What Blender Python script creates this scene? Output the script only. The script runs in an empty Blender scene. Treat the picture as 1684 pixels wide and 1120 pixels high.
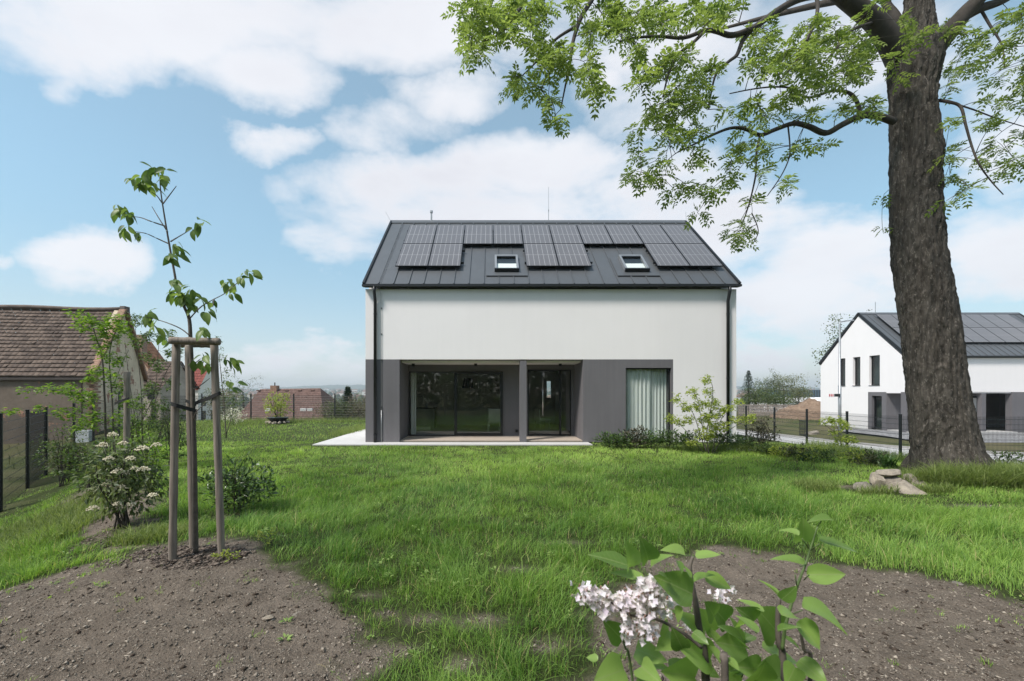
import bpy, math, random
import numpy as np
from mathutils import Matrix, Vector

# ------------------------------------------------------------------ camera
F, CX, CY = 690.0, 807.0, 644.0          # focal length and vanishing point of the photograph, in its pixels
EYE = 1.66
scene = bpy.context.scene
col = scene.collection
cam_data = bpy.data.cameras.new('camera')
cam = bpy.data.objects.new('camera', cam_data)
col.objects.link(cam)
cam.location = (0, 0, EYE)
cam.rotation_euler = (math.radians(90), 0, 0)
cam_data.sensor_width = 36
cam_data.lens = 36 * F / 1684
cam_data.shift_x = (842 - CX) / 1684
cam_data.shift_y = (CY - 560) / 1684
cam_data.clip_start = 0.05
cam_data.clip_end = 12000
cam_data.dof.use_dof = True
cam_data.dof.focus_distance = 8.0
cam_data.dof.aperture_fstop = 7.1
scene.camera = cam

# ------------------------------------------------------------------ world: sky with broken cloud
SUN_EL, SUN_AZ = math.radians(53), math.radians(-127)     # azimuth from +Y towards +X
world = bpy.data.worlds.new('World')
scene.world = world
world.use_nodes = True
SKY_GAIN, CLOUD_GAIN = 1.0, 0.90
def build_world():
    nt = world.node_tree
    nt.nodes.clear()
    N, L = nt.nodes.new, nt.links.new
    def val(sock, v):
        if hasattr(v, 'links'): L(v, sock)
        else: sock.default_value = v
    def m(op, a, b=0.0, c=None, clamp=False):
        n = N('ShaderNodeMath'); n.operation = op; n.use_clamp = clamp
        val(n.inputs[0], a); val(n.inputs[1], b)
        if c is not None: val(n.inputs[2], c)
        return n.outputs[0]
    def ss(x, lo, hi):
        n = N('ShaderNodeMapRange'); n.interpolation_type = 'SMOOTHSTEP'
        val(n.inputs[0], x); n.inputs[1].default_value = lo; n.inputs[2].default_value = hi
        return n.outputs[0]
    out = N('ShaderNodeOutputWorld')
    sky = N('ShaderNodeTexSky'); sky.sky_type = 'NISHITA'; sky.sun_disc = False
    sky.sun_elevation = SUN_EL; sky.sun_rotation = SUN_AZ
    sky.altitude = 250; sky.air_density = 1.0; sky.dust_density = 0.6; sky.ozone_density = 1.6
    hue = N('ShaderNodeHueSaturation'); hue.inputs['Hue'].default_value = 0.470
    hue.inputs['Saturation'].default_value = 1.08; hue.inputs['Value'].default_value = SKY_GAIN
    L(sky.outputs[0], hue.inputs['Color'])
    tc = N('ShaderNodeTexCoord')
    sep = N('ShaderNodeSeparateXYZ'); L(tc.outputs['Generated'], sep.inputs[0])
    x, y, z = sep.outputs
    low = m('ADD', m('MULTIPLY', ss(z, 0.0, 0.42), 0.36), 0.64)          # sky colour darkened by hand towards the horizon
    dim = N('ShaderNodeVectorMath'); dim.operation = 'SCALE'; L(hue.outputs[0], dim.inputs[0]); L(low, dim.inputs['Scale'])
    bg = N('ShaderNodeBackground'); bg.inputs[1].default_value = 0.15
    L(dim.outputs[0], bg.inputs[0])
    # cloud layer: the direction met with a curved deck, so that clouds flatten towards the horizon
    den = m('ADD', m('ABSOLUTE', z), 0.30)
    cmb = N('ShaderNodeCombineXYZ')
    L(m('DIVIDE', x, den), cmb.inputs[0]); L(m('DIVIDE', y, den), cmb.inputs[1]); L(m('MULTIPLY', z, 2.2), cmb.inputs[2])
    n1 = N('ShaderNodeTexNoise'); n1.inputs['Scale'].default_value = 2.1; n1.inputs['Detail'].default_value = 9
    n1.inputs['Roughness'].default_value = 0.60; n1.inputs['Distortion'].default_value = 0.25
    L(cmb.outputs[0], n1.inputs['Vector'])
    n2 = N('ShaderNodeTexNoise'); n2.inputs['Scale'].default_value = 1.3; n2.inputs['Detail'].default_value = 6
    L(cmb.outputs[0], n2.inputs['Vector'])
    yy = m('MAXIMUM', y, 0.12)
    u = m('DIVIDE', x, yy); v = m('DIVIDE', z, yy)
    uv = N('ShaderNodeCombineXYZ'); L(u, uv.inputs[0]); L(v, uv.inputs[1])
    # wobble so that banks get ragged rims
    nw = N('ShaderNodeTexNoise'); nw.inputs['Scale'].default_value = 4.5; nw.inputs['Detail'].default_value = 7
    nw.inputs['Roughness'].default_value = 0.6
    L(uv.outputs[0], nw.inputs['Vector'])
    vs = N('ShaderNodeVectorMath'); vs.operation = 'SUBTRACT'; L(nw.outputs['Color'], vs.inputs[0]); vs.inputs[1].default_value = (.5, .5, .5)
    vm = N('ShaderNodeVectorMath'); vm.operation = 'MULTIPLY_ADD'; L(vs.outputs[0], vm.inputs[0]); vm.inputs[1].default_value = (.22, .16, 0)
    L(uv.outputs[0], vm.inputs[2])
    banks = [(250, 30, 360, 85, 1), (430, 112, 120, 50, .9), (640, 40, 180, 65, .95), (110, 140, 38, 42, .55),
             (745, 150, 95, 36, .75), (640, 205, 95, 45, .7), (455, 228, 62, 28, .75),
             (690, 300, 200, 52, 1), (900, 275, 150, 62, 1.05), (1090, 320, 170, 75, 1.05), (850, 350, 320, 60, 1), (555, 400, 75, 48, .8),
             (135, 432, 100, 50, 1.0), (60, 455, 80, 22, .5), (-10, 425, 36, 22, .9), (490, 592, 170, 42, .78), (330, 615, 200, 25, .55),
             (1400, 420, 230, 65, .95), (1640, 410, 130, 75, 1.05), (1290, 500, 190, 80, .85), (1240, 592, 80, 30, .9),
             (1120, 40, 260, 85, .9), (1420, 70, 300, 120, .95), (1660, 160, 90, 150, .9), (1010, 120, 35, 28, .7), (1090, 170, 120, 60, .62), (1180, 400, 120, 60, .9)]
    best = None
    for px, py, rx, ry, w in banks:
        a = N('ShaderNodeVectorMath'); a.operation = 'SUBTRACT'; L(vm.outputs[0], a.inputs[0])
        a.inputs[1].default_value = ((px - CX) / F, (CY - py) / F, 0)
        b = N('ShaderNodeVectorMath'); b.operation = 'MULTIPLY'; L(a.outputs[0], b.inputs[0])
        b.inputs[1].default_value = (F / rx, F / ry, 0)
        d = N('ShaderNodeVectorMath'); d.operation = 'DOT_PRODUCT'; L(b.outputs[0], d.inputs[0]); L(b.outputs[0], d.inputs[1])
        t = m('MULTIPLY', m('SUBTRACT', 1.0, m('MULTIPLY', d.outputs['Value'], 0.5)), w)
        best = t if best is None else m('MAXIMUM', best, t)
    best = m('MAXIMUM', best, -0.15)
    front = ss(y, 0.15, 0.4)
    # elsewhere the same broken cover comes from the noise alone
    bias = m('ADD', m('MULTIPLY', best, front), m('MULTIPLY', m('SUBTRACT', 1.0, front), 0.45))
    dens = m('ADD', m('MULTIPLY', bias, 0.62), m('MULTIPLY', m('SUBTRACT', n1.outputs[0], 0.5), 1.5))
    mask = m('MULTIPLY', ss(dens, -0.03, 0.62), 0.95)
    mask = m('MULTIPLY', mask, ss(z, -0.02, 0.05))
    thick = ss(dens, 0.25, 0.85)
    veil = m('ADD', m('MULTIPLY', m('SUBTRACT', 1.0, ss(z, -0.02, 0.30)), 0.22), 0.16)      # thin high haze over everything
    mask = m('MAXIMUM', mask, veil)
    sh = m('MULTIPLY', ss(n2.outputs[0], 0.35, 0.68), thick)
    cr = N('ShaderNodeMix'); cr.data_type = 'RGBA'
    L(m('MULTIPLY', sh, 0.9), cr.inputs[0])
    cr.inputs[6].default_value = (0.83, 0.84, 0.88, 1); cr.inputs[7].default_value = (0.70, 0.70, 0.75, 1)
    cb = N('ShaderNodeBackground'); L(cr.outputs[2], cb.inputs[0]); cb.inputs[1].default_value = CLOUD_GAIN
    mx = N('ShaderNodeMixShader'); L(mask, mx.inputs[0]); L(bg.outputs[0], mx.inputs[1]); L(cb.outputs[0], mx.inputs[2])
    L(mx.outputs[0], out.inputs[0])
build_world()
world.cycles.sampling_method = 'MANUAL'; world.cycles.sample_map_resolution = 1024

sun_data = bpy.data.lights.new('sun', 'SUN')
sun_data.energy = 3.8; sun_data.angle = math.radians(12); sun_data.color = (1.0, .95, .88)
sun = bpy.data.objects.new('sun', sun_data); col.objects.link(sun)
sdir = Vector((math.sin(SUN_AZ) * math.cos(SUN_EL), math.cos(SUN_AZ) * math.cos(SUN_EL), math.sin(SUN_EL)))
sun.rotation_euler = sdir.to_track_quat('Z', 'Y').to_euler()
sun.location = (-20, -10, 40)

scene.view_settings.view_transform = 'Standard'
scene.view_settings.look = 'None'
scene.view_settings.gamma = 1.0
scene.view_settings.exposure = 0.36
scene.render.engine = 'CYCLES'
scene.cycles.use_denoising = True
scene.cycles.max_bounces = 6
scene.cycles.transparent_max_bounces = 12
scene.cycles.volume_bounces = 0
scene.cycles.caustics_reflective = False
scene.cycles.caustics_refractive = False
scene.cycles.sample_clamp_indirect = 6

# ------------------------------------------------------------------ helpers
rng = np.random.default_rng(7)
random.seed(7)
WLOC = {}                                  # world location of every parent
def P(px, py, d):                          # the point that the photograph shows at a pixel, d metres away
    return Vector(((px - CX) / F * d, d, EYE + (CY - py) / F * d))
def G(px, py, z=0.0):                      # ... and where that pixel meets the level z
    d = (EYE - z) * F / (py - CY)
    return Vector(((px - CX) / F * d, d, z))

def tag(o, label=None, cat=None, group=None, kind=None):
    if label: o['label'] = label
    if cat: o['category'] = cat
    if group: o['group'] = group
    if kind: o['kind'] = kind
    return o
def empty(name, loc, label=None, cat=None, group=None):
    o = bpy.data.objects.new(name, None); col.objects.link(o)
    o.empty_display_size = .2
    o.location = loc; WLOC[o.name] = Matrix.Translation(Vector(loc))
    return tag(o, label, cat, group)
def attach(o, parent, M=None):
    """link o; its matrix M is in world space whatever its parent"""
    if o.name not in col.objects: col.objects.link(o)
    M = M if M is not None else Matrix.Identity(4)
    if parent is not None:
        o.parent = parent
        o.matrix_parent_inverse = WLOC[parent.name].inverted()
    o.matrix_basis = M
    WLOC[o.name] = M.copy()
    return o
def inst(name, mesh, M, parent=None):
    return attach(bpy.data.objects.new(name, mesh), parent, M)

class MB:
    def __init__(s): s.v = []; s.f = []
    def add(s, vs, fs):
        b = len(s.v); s.v += [tuple(p) for p in vs]; s.f += [tuple(i + b for i in f) for f in fs]; return s
    def box(s, x0, x1, y0, y1, z0, z1):
        return s.add([(x0,y0,z0),(x1,y0,z0),(x1,y1,z0),(x0,y1,z0),(x0,y0,z1),(x1,y0,z1),(x1,y1,z1),(x0,y1,z1)],
                     [(0,3,2,1),(4,5,6,7),(0,1,5,4),(1,2,6,5),(2,3,7,6),(3,0,4,7)])
    def mbox(s, M, x0, x1, y0, y1, z0, z1):
        q = MB().box(x0,x1,y0,y1,z0,z1)
        return s.add([M @ Vector(p) for p in q.v], q.f)
    def prism(s, poly, axis, a0, a1):
        """poly: 2-D outline in the plane across axis (0: y,z; 1: x,z; 2: x,y)"""
        n = len(poly)
        def pt(p, a): return (a, p[0], p[1]) if axis == 0 else (p[0], a, p[1]) if axis == 1 else (p[0], p[1], a)
        vs = [pt(p, a0) for p in poly] + [pt(p, a1) for p in poly]
        fs = [tuple(range(n)), tuple(range(2*n-1, n-1, -1))] + [(i, i+n, (i+1)%n+n, (i+1)%n) for i in range(n)]
        return s.add(vs, fs)
    def tube(s, pts, rad, n=8, caps=True):
        pts = [Vector(p) for p in pts]
        if not hasattr(rad, '__len__'): rad = [rad] * len(pts)
        up = Vector((0.123, 0.987, 0.1)).normalized()
        rings = []
        for i, p in enumerate(pts):
            t = (pts[min(i+1, len(pts)-1)] - pts[max(i-1, 0)])
            t = t.normalized() if t.length > 1e-9 else Vector((0, 0, 1))
            a = t.cross(up)
            if a.length < 1e-3: a = t.cross(Vector((1, 0, 0)))
            a.normalize(); b = t.cross(a)
            rings.append([p + (a * math.cos(2*math.pi*k/n) + b * math.sin(2*math.pi*k/n)) * rad[i] for k in range(n)])
        vs = [q for r in rings for q in r]
        fs = [(i*n+k, i*n+(k+1)%n, (i+1)*n+(k+1)%n, (i+1)*n+k) for i in range(len(pts)-1) for k in range(n)]
        if caps: fs += [tuple(range(n-1, -1, -1)), tuple((len(pts)-1)*n + k for k in range(n))]
        return s.add(vs, fs)
    def mesh(s, name, mat, smooth=False):
        me = bpy.data.meshes.new(name); me.from_pydata(s.v, [], s.f); me.update()
        if mat: me.materials.append(mat)
        if smooth: me.shade_smooth()
        return me
    def build(s, name, mat, parent=None, smooth=False):
        return attach(bpy.data.objects.new(name, s.mesh(name, mat, smooth)), parent)

def np_mesh(name, V, T, mat, tint=None, smooth=False, sizes=3):
    """V (n,3), T (m,sizes) -> mesh data; tint is one float for each vertex"""
    me = bpy.data.meshes.new(name)
    V = np.ascontiguousarray(V, dtype=np.float32); T = np.ascontiguousarray(T, dtype=np.int32)
    me.vertices.add(len(V)); me.vertices.foreach_set('co', V.ravel())
    me.loops.add(T.size); me.loops.foreach_set('vertex_index', T.ravel())
    me.polygons.add(len(T)); me.polygons.foreach_set('loop_start', np.arange(0, T.size, sizes, dtype=np.int32))
    me.polygons.foreach_set('loop_total', np.full(len(T), sizes, dtype=np.int32))
    if tint is not None:
        for k, t in (tint.items() if isinstance(tint, dict) else [('tint', tint)]):
            at = me.attributes.new(k, 'FLOAT', 'POINT'); at.data.foreach_set('value', np.ascontiguousarray(t, dtype=np.float32))
    me.update(calc_edges=True)
    if smooth: me.shade_smooth()
    if mat: me.materials.append(mat)
    return me
def np_obj(name, V, T, mat, parent=None, **k):
    return attach(bpy.data.objects.new(name, np_mesh(name, V, T, mat, **k)), parent)

_tab = np.random.default_rng(3).random((8, 257, 257))
def vnoise(x, y, s=0):
    x = np.asarray(x, float); y = np.asarray(y, float)
    xi = np.floor(x).astype(int); yi = np.floor(y).astype(int)
    fx = x - xi; fy = y - yi; fx = fx*fx*(3-2*fx); fy = fy*fy*(3-2*fy)
    xi %= 256; yi %= 256; t = _tab[s % 8]
    return (t[xi,yi]*(1-fx)+t[xi+1,yi]*fx)*(1-fy) + (t[xi,yi+1]*(1-fx)+t[xi+1,yi+1]*fx)*fy
def fbm(x, y, s=0, o=4):
    r = 0; a = .5; q = 0
    for k in range(o):
        r = r + a*vnoise(np.asarray(x)*2**k + 17.3*k, np.asarray(y)*2**k + 5.1*k, s+k); q += a; a *= .5
    return r / q
def sstep(a, b, x):
    t = np.clip((x - a) / (b - a), 0, 1); return t*t*(3-2*t)
def poly_sd(x, y, poly):
    """signed distance to a polygon, negative inside"""
    x = np.asarray(x, float); y = np.asarray(y, float)
    d = np.full(x.shape, 1e9); ins = np.zeros(x.shape, bool); n = len(poly)
    for i in range(n):
        ax, ay = poly[i]; bx, by = poly[(i+1) % n]
        ex, ey = bx-ax, by-ay
        t = np.clip(((x-ax)*ex+(y-ay)*ey)/(ex*ex+ey*ey+1e-12), 0, 1)
        d = np.minimum(d, np.hypot(x-ax-t*ex, y-ay-t*ey))
        c = ((ay > y) != (by > y)) & (x < (bx-ax)*(y-ay)/(by-ay+1e-12)+ax)
        ins ^= c
    return np.where(ins, -d, d)

# ------------------------------------------------------------------ materials
MATS = {}
def nodes(name):
    m = bpy.data.materials.new(name); m.use_nodes = True
    nt = m.node_tree; b = nt.nodes['Principled BSDF']; MATS[name] = m
    return m, nt, b
def ramp2(nt, fac, c0, c1, p0=0.3, p1=0.7):
    r = nt.nodes.new('ShaderNodeValToRGB'); e = r.color_ramp.elements
    e[0].position = p0; e[1].position = p1; e[0].color = (*c0, 1); e[1].color = (*c1, 1)
    nt.links.new(fac, r.inputs[0]); return r.outputs[0]
def noise(nt, scale, detail=4, rough=.55, vec=None, coord='Object'):
    n = nt.nodes.new('ShaderNodeTexNoise'); n.inputs['Scale'].default_value = scale
    n.inputs['Detail'].default_value = detail; n.inputs['Roughness'].default_value = rough
    if vec is None:
        t = nt.nodes.new('ShaderNodeTexCoord'); vec = t.outputs[coord]
    nt.links.new(vec, n.inputs['Vector']); return n.outputs[0]
def scaled(nt, sc, coord='Object'):
    t = nt.nodes.new('ShaderNodeTexCoord'); mp = nt.nodes.new('ShaderNodeMapping')
    mp.inputs['Scale'].default_value = sc; nt.links.new(t.outputs[coord], mp.inputs[0]); return mp.outputs[0]
def mixc(nt, fac, a, b, mode='MIX'):
    x = nt.nodes.new('ShaderNodeMix'); x.data_type = 'RGBA'; x.blend_type = mode
    for s, v in ((x.inputs[0], fac), (x.inputs[6], a), (x.inputs[7], b)):
        if hasattr(v, 'links'): nt.links.new(v, s)
        elif isinstance(v, tuple): s.default_value = (*v, 1)
        else: s.default_value = v
    return x.outputs[2]
def mathn(nt, op, a, b=0.0):
    n = nt.nodes.new('ShaderNodeMath'); n.operation = op
    for s, v in ((n.inputs[0], a), (n.inputs[1], b)):
        if hasattr(v, 'links'): nt.links.new(v, s)
        else: s.default_value = v
    return n.outputs[0]
def bump(nt, b, h, strength=.3, dist=.01):
    n = nt.nodes.new('ShaderNodeBump'); n.inputs['Strength'].default_value = strength; n.inputs['Distance'].default_value = dist
    nt.links.new(h, n.inputs['Height']); nt.links.new(n.outputs[0], b.inputs['Normal'])
def plain(name, c, rough=.6, metal=0., var=.12, scale=3., bs=0., bscale=60., spec=.5):
    m, nt, b = nodes(name)
    lo = tuple(x*(1-var) for x in c); hi = tuple(min(1, x*(1+var)) for x in c)
    nt.links.new(ramp2(nt, noise(nt, scale, 6, .6), lo, hi), b.inputs['Base Color'])
    b.inputs['Roughness'].default_value = rough; b.inputs['Metallic'].default_value = metal
    b.inputs['Specular IOR Level'].default_value = spec
    if bs: bump(nt, b, noise(nt, bscale, 4), bs, .004)
    return m
def leafmat(name, c0, c1, trans=.35, rough=.45, spec=.35):
    """leaves: the colour runs from c0 to c1 with each leaf's own tint; part of the light passes through"""
    m, nt, b = nodes(name)
    a = nt.nodes.new('ShaderNodeAttribute'); a.attribute_name = 'tint'
    c = ramp2(nt, a.outputs['Fac'], c0, c1, 0, 1)
    nt.links.new(c, b.inputs['Base Color']); b.inputs['Roughness'].default_value = rough
    b.inputs['Specular IOR Level'].default_value = spec
    t = nt.nodes.new('ShaderNodeBsdfTranslucent')
    nt.links.new(mixc(nt, .6, c, (.92, 1.0, .35), 'MULTIPLY'), t.inputs[0])
    g = nt.nodes.new('ShaderNodeHueSaturation'); g.inputs['Value'].default_value = 1.7
    nt.links.new(t.inputs[0].links[0].from_socket, g.inputs['Color']); nt.links.new(g.outputs[0], t.inputs[0])
    x = nt.nodes.new('ShaderNodeMixShader'); x.inputs[0].default_value = trans
    nt.links.new(b.outputs[0], x.inputs[1]); nt.links.new(t.outputs[0], x.inputs[2])
    nt.links.new(x.outputs[0], nt.nodes['Material Output'].inputs[0])
    return m
def leafmat_obj(name, c0, c1, trans=.35, rough=.4):
    """the same for leaves that are objects of their own: tint from the object"""
    m = leafmat(name, c0, c1, trans, rough)
    nt = m.node_tree
    a = [n for n in nt.nodes if n.type == 'ATTRIBUTE'][0]
    r = nt.nodes.new('ShaderNodeObjectInfo')
    for l in list(a.outputs['Fac'].links): nt.links.new(r.outputs['Random'], l.to_socket)
    return m
def glassmat(name, tint=(.9,.93,.92), ior=1.5, boost=1.0):
    m, nt, b = nodes(name)
    nt.nodes.remove(b)
    tr = nt.nodes.new('ShaderNodeBsdfTransparent'); tr.inputs[0].default_value = (*tint, 1)
    gl = nt.nodes.new('ShaderNodeBsdfGlossy'); gl.inputs['Roughness'].default_value = 0.0
    fr = nt.nodes.new('ShaderNodeFresnel'); fr.inputs[0].default_value = ior
    x = nt.nodes.new('ShaderNodeMixShader')
    ge = nt.nodes.new('ShaderNodeNewGeometry')      # only the outer face of a pane mirrors
    nt.links.new(mathn(nt, 'MULTIPLY', mathn(nt, 'MULTIPLY', fr.outputs[0], boost), mathn(nt, 'SUBTRACT', 1.0, ge.outputs['Backfacing'])), x.inputs[0])
    nt.links.new(tr.outputs[0], x.inputs[1]); nt.links.new(gl.outputs[0], x.inputs[2])
    nt.links.new(x.outputs[0], nt.nodes['Material Output'].inputs[0])
    return m

def render_coat(name, c, var):
    """render with faint clouding and rain streaks"""
    m, nt, b = nodes(name)
    n = mathn(nt, 'ADD', mathn(nt, 'MULTIPLY', noise(nt, .7, 6, .6), .5), mathn(nt, 'MULTIPLY', noise(nt, 1, 6, .65, scaled(nt, (5, 5, .25))), .5))
    nt.links.new(ramp2(nt, n, tuple(x*(1-var) for x in c), c, .35, .6), b.inputs['Base Color'])
    b.inputs['Roughness'].default_value = .92; b.inputs['Specular IOR Level'].default_value = .3
    bump(nt, b, mathn(nt, 'ADD', noise(nt, 180, 4), mathn(nt, 'MULTIPLY', noise(nt, 3, 3), 2.0)), .22, .006); return m
M_WHITE = render_coat('white_render', (.83, .80, .805), .035)
M_GREY = render_coat('grey_render', (.155, .148, .158), .16)
M_ROOF = plain('anthracite_sheet', (.12, .127, .136), .42, .35, var=.08, scale=1.2)
M_DARK = plain('anthracite_metal', (.016, .017, .019), .4, .2, var=.1)
M_FENCE = plain('fence_coating', (.012, .014, .015), .5, .1, var=.1)
M_GALV = plain('galvanised_steel', (.36, .37, .38), .45, .7, var=.12)
M_WIRE = plain('galvanised_wire', (.22, .23, .24), .5, .5, var=.1)
M_GLASS = glassmat('patio_glass', (.94, .96, .945), 1.52, 2.3)
M_GLASS2 = glassmat('window_glass', (.955, .978, .97), 1.52, 1.2)
M_TERR = plain('terrace_concrete', (.52, .51, .50), .85, var=.07, scale=2.5, bs=.2, bscale=150)
M_DECK = plain('porch_tile', (.44, .37, .31), .6, var=.1, scale=4)
M_STEEL = plain('brushed_steel', (.72, .72, .72), .3, .9, var=.04)
# ------------------------------------------------------------------ the ground
FENCE_L = [(-5.1, 2.6), (-6.75, 4.6), (-8.4, 6.6), (-10.05, 8.6), (-11.7, 10.6), (-13.35, 12.6), (-14.6, 14.7), (-16.0, 16.9), (-17.0, 19.2), (-17.5, 21.7)]
def gz(x, y):
    x = np.asarray(x, float); y = np.asarray(y, float)
    z = np.full(np.broadcast(x, y).shape, -.03)
    s = x + .78*y + 3.4
    z = z - (.86*sstep(3.2, -.3, s) + .4*sstep(-.5, -6, s)) * (1 - .55*sstep(17, 24, y)) * sstep(1.5, 6, y)
    z = z - 1.33*sstep(9.2, 16.5, x)*sstep(5.5, 11, y) - .28*sstep(16.5, 18, x)*sstep(16.6, 18.8, y)
    z = z + .52*sstep(22.5, 27, x)*sstep(21, 27.5, y)
    z = z + .17*np.exp(-((x+2.75)**2+(y-4.0)**2)/1.1) + .12*np.exp(-((x-8.6)**2+(y-8.2)**2)/3.0)
    ye = y - 34*sstep(9, 13, x)
    z = z + np.interp(ye, [24.8, 42, 100, 300, 700, 1500, 2600, 5000], [0, -2.5, -6, -14, -14, 0, 0, 0])
    return z
def gz1(x, y): return float(gz(np.array([x]), np.array([y]))[0])
def on_ground(px, py):
    """where a pixel's ray meets the ground"""
    d = EYE*F/max(py-CY, 2)
    for _ in range(40):
        d = .5*d + .5*(EYE - gz1((px-CX)/F*d, d))*F/(py-CY)
    return Vector(((px-CX)/F*d, d, gz1((px-CX)/F*d, d)))
def gpoly(pts): return [tuple(G(*p).xy) for p in pts]

SOILS = [gpoly([(-300,962),(0,948),(110,932),(200,940),(290,912),(420,898),(455,930),(515,955),(555,1000),(585,1045),(590,1120),(520,1300),(-900,1300)]),
         gpoly([(1085,918),(1180,902),(1280,915),(1420,933),(1560,956),(1684,985),(1950,1050),(2000,1300),(930,1300),(940,1120),(1000,1010),(1050,945)]),
         gpoly([(60,815),(140,770),(225,800),(250,880),(170,886),(140,845)]),
         gpoly([(170,885),(250,885),(300,905),(240,935),(215,925)])]
SPOTS = [(640,1003,.16,.08), (650,1065,.17,.10), (600,975,.15,.07), (690,1012,.22,.1), (850,930,.2,.08), (800,1015,.3,.12), (330,905,.48,.28), (392,846,.5,.2), (895,1055,.2,.14), (1030,1000,.25,.12),
         (760,1085,.15,.1), (1390,800,.3,.2), (1600,832,.5,.12), (930,888,.2,.06)]
SPOTS = [(*G(a, b).xy, c, d) for a, b, c, d in SPOTS]
def soil_sd(x, y):
    """ragged distance to bare soil, negative inside it"""
    x = np.asarray(x, float); y = np.asarray(y, float)
    w = .42*(fbm(x*1.6, y*1.6, 1)-.5) + .34*(fbm(x*5, y*5, 2)-.5)
    r = np.full(x.shape, 9.)
    for p in SOILS: r = np.minimum(r, poly_sd(x, y, p) + w*1.3)
    for a, b, c, d in SPOTS: r = np.minimum(r, (np.hypot((x-a)/c, (y-b)/d)-.75+w*2.2)*d*1.2+.08)
    return r
def soil(x, y):
    """1 on bare soil, 0 in the lawn"""
    return sstep(.16, -.06, soil_sd(x, y))

def ground_material():
    m, nt, b = nodes('garden_ground')
    a = nt.nodes.new('ShaderNodeAttribute'); a.attribute_name = 'soil'
    w = nt.nodes.new('ShaderNodeAttribute'); w.attribute_name = 'wild'
    n1 = noise(nt, 5, 8, .65); n2 = noise(nt, 60, 6, .7); n3 = noise(nt, .35, 5, .6)
    soilc = mixc(nt, mathn(nt, 'MULTIPLY', n2, 1.0), ramp2(nt, n1, (.062, .045, .034), (.215, .172, .136), .38, .64), (.30, .25, .20))
    v = nt.nodes.new('ShaderNodeTexVoronoi'); v.inputs['Scale'].default_value = 95; v.inputs['Randomness'].default_value = 1
    t = nt.nodes.new('ShaderNodeTexCoord'); nt.links.new(t.outputs['Object'], v.inputs['Vector'])
    speck = mathn(nt, 'MULTIPLY', mathn(nt, 'LESS_THAN', v.outputs['Distance'], .24), mathn(nt, 'GREATER_THAN', n2, .52))
    soilc = mixc(nt, mathn(nt, 'MULTIPLY', speck, .55), soilc, (.52, .46, .39))
    thatch = ramp2(nt, n1, (.035, .05, .014), (.075, .095, .03))
    wild = ramp2(nt, n3, (.085, .105, .035), (.17, .15, .085), .35, .65)
    c = mixc(nt, w.outputs['Fac'], thatch, wild); c = mixc(nt, a.outputs['Fac'], c, soilc)
    nt.links.new(c, b.inputs['Base Color']); b.inputs['Roughness'].default_value = .95; b.inputs['Specular IOR Level'].default_value = .15
    bump(nt, b, mathn(nt, 'ADD', n2, mathn(nt, 'MULTIPLY', noise(nt, 22, 6, .7), 1.5)), 1.0, .035)
    return m
M_GROUND = ground_material()

def build_ground():
    far = np.array([.12,.25,.45,.7,1,1.4,1.9,2.6,3.5,5,7,9,12,16,22,30,45,70,110,170,260,400,650,1000,1600,2300,3100])
    xs = np.concatenate([-6.0-far[::-1], np.arange(-6, 6.001, .055), 6.0+far])
    ys = np.concatenate([1.2-np.array([200,60,20,9,4,1.5,.6,.2]), np.arange(1.2, 7.5, .055), np.arange(7.5, 27, .35), 27+far[4:]])
    X, Y = np.meshgrid(xs, ys)
    Z = gz(X, Y); S = np.zeros(X.shape)
    near = (np.abs(X) < 14) & (Y > .3) & (Y < 15)
    S[near] = soil(X[near], Y[near])
    rough = (fbm(X*3.2, Y*3.2, 5)-.5)*.06 + (fbm(X*13, Y*13, 6, 3)-.5)*.045
    Z = Z + rough*S*near + (fbm(X*.9, Y*.9, 4)-.5)*.05*near*(Y < 12.2)
    wild = ((Y > 25.5) | (X > 16.8) | (X + .78*Y + 3.4 < -.4)).astype(float)
    n, k = X.shape
    I = np.arange(n*k).reshape(n, k)
    T = np.stack([I[:-1,:-1], I[:-1,1:], I[1:,1:], I[1:,:-1]], -1).reshape(-1, 4)
    o = np_obj('ground', np.stack([X, Y, Z], -1).reshape(-1, 3), T, M_GROUND, tint={'soil': S.ravel(), 'wild': wild.ravel()}, smooth=True, sizes=4)
    tag(o, kind='structure')
build_ground()

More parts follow.
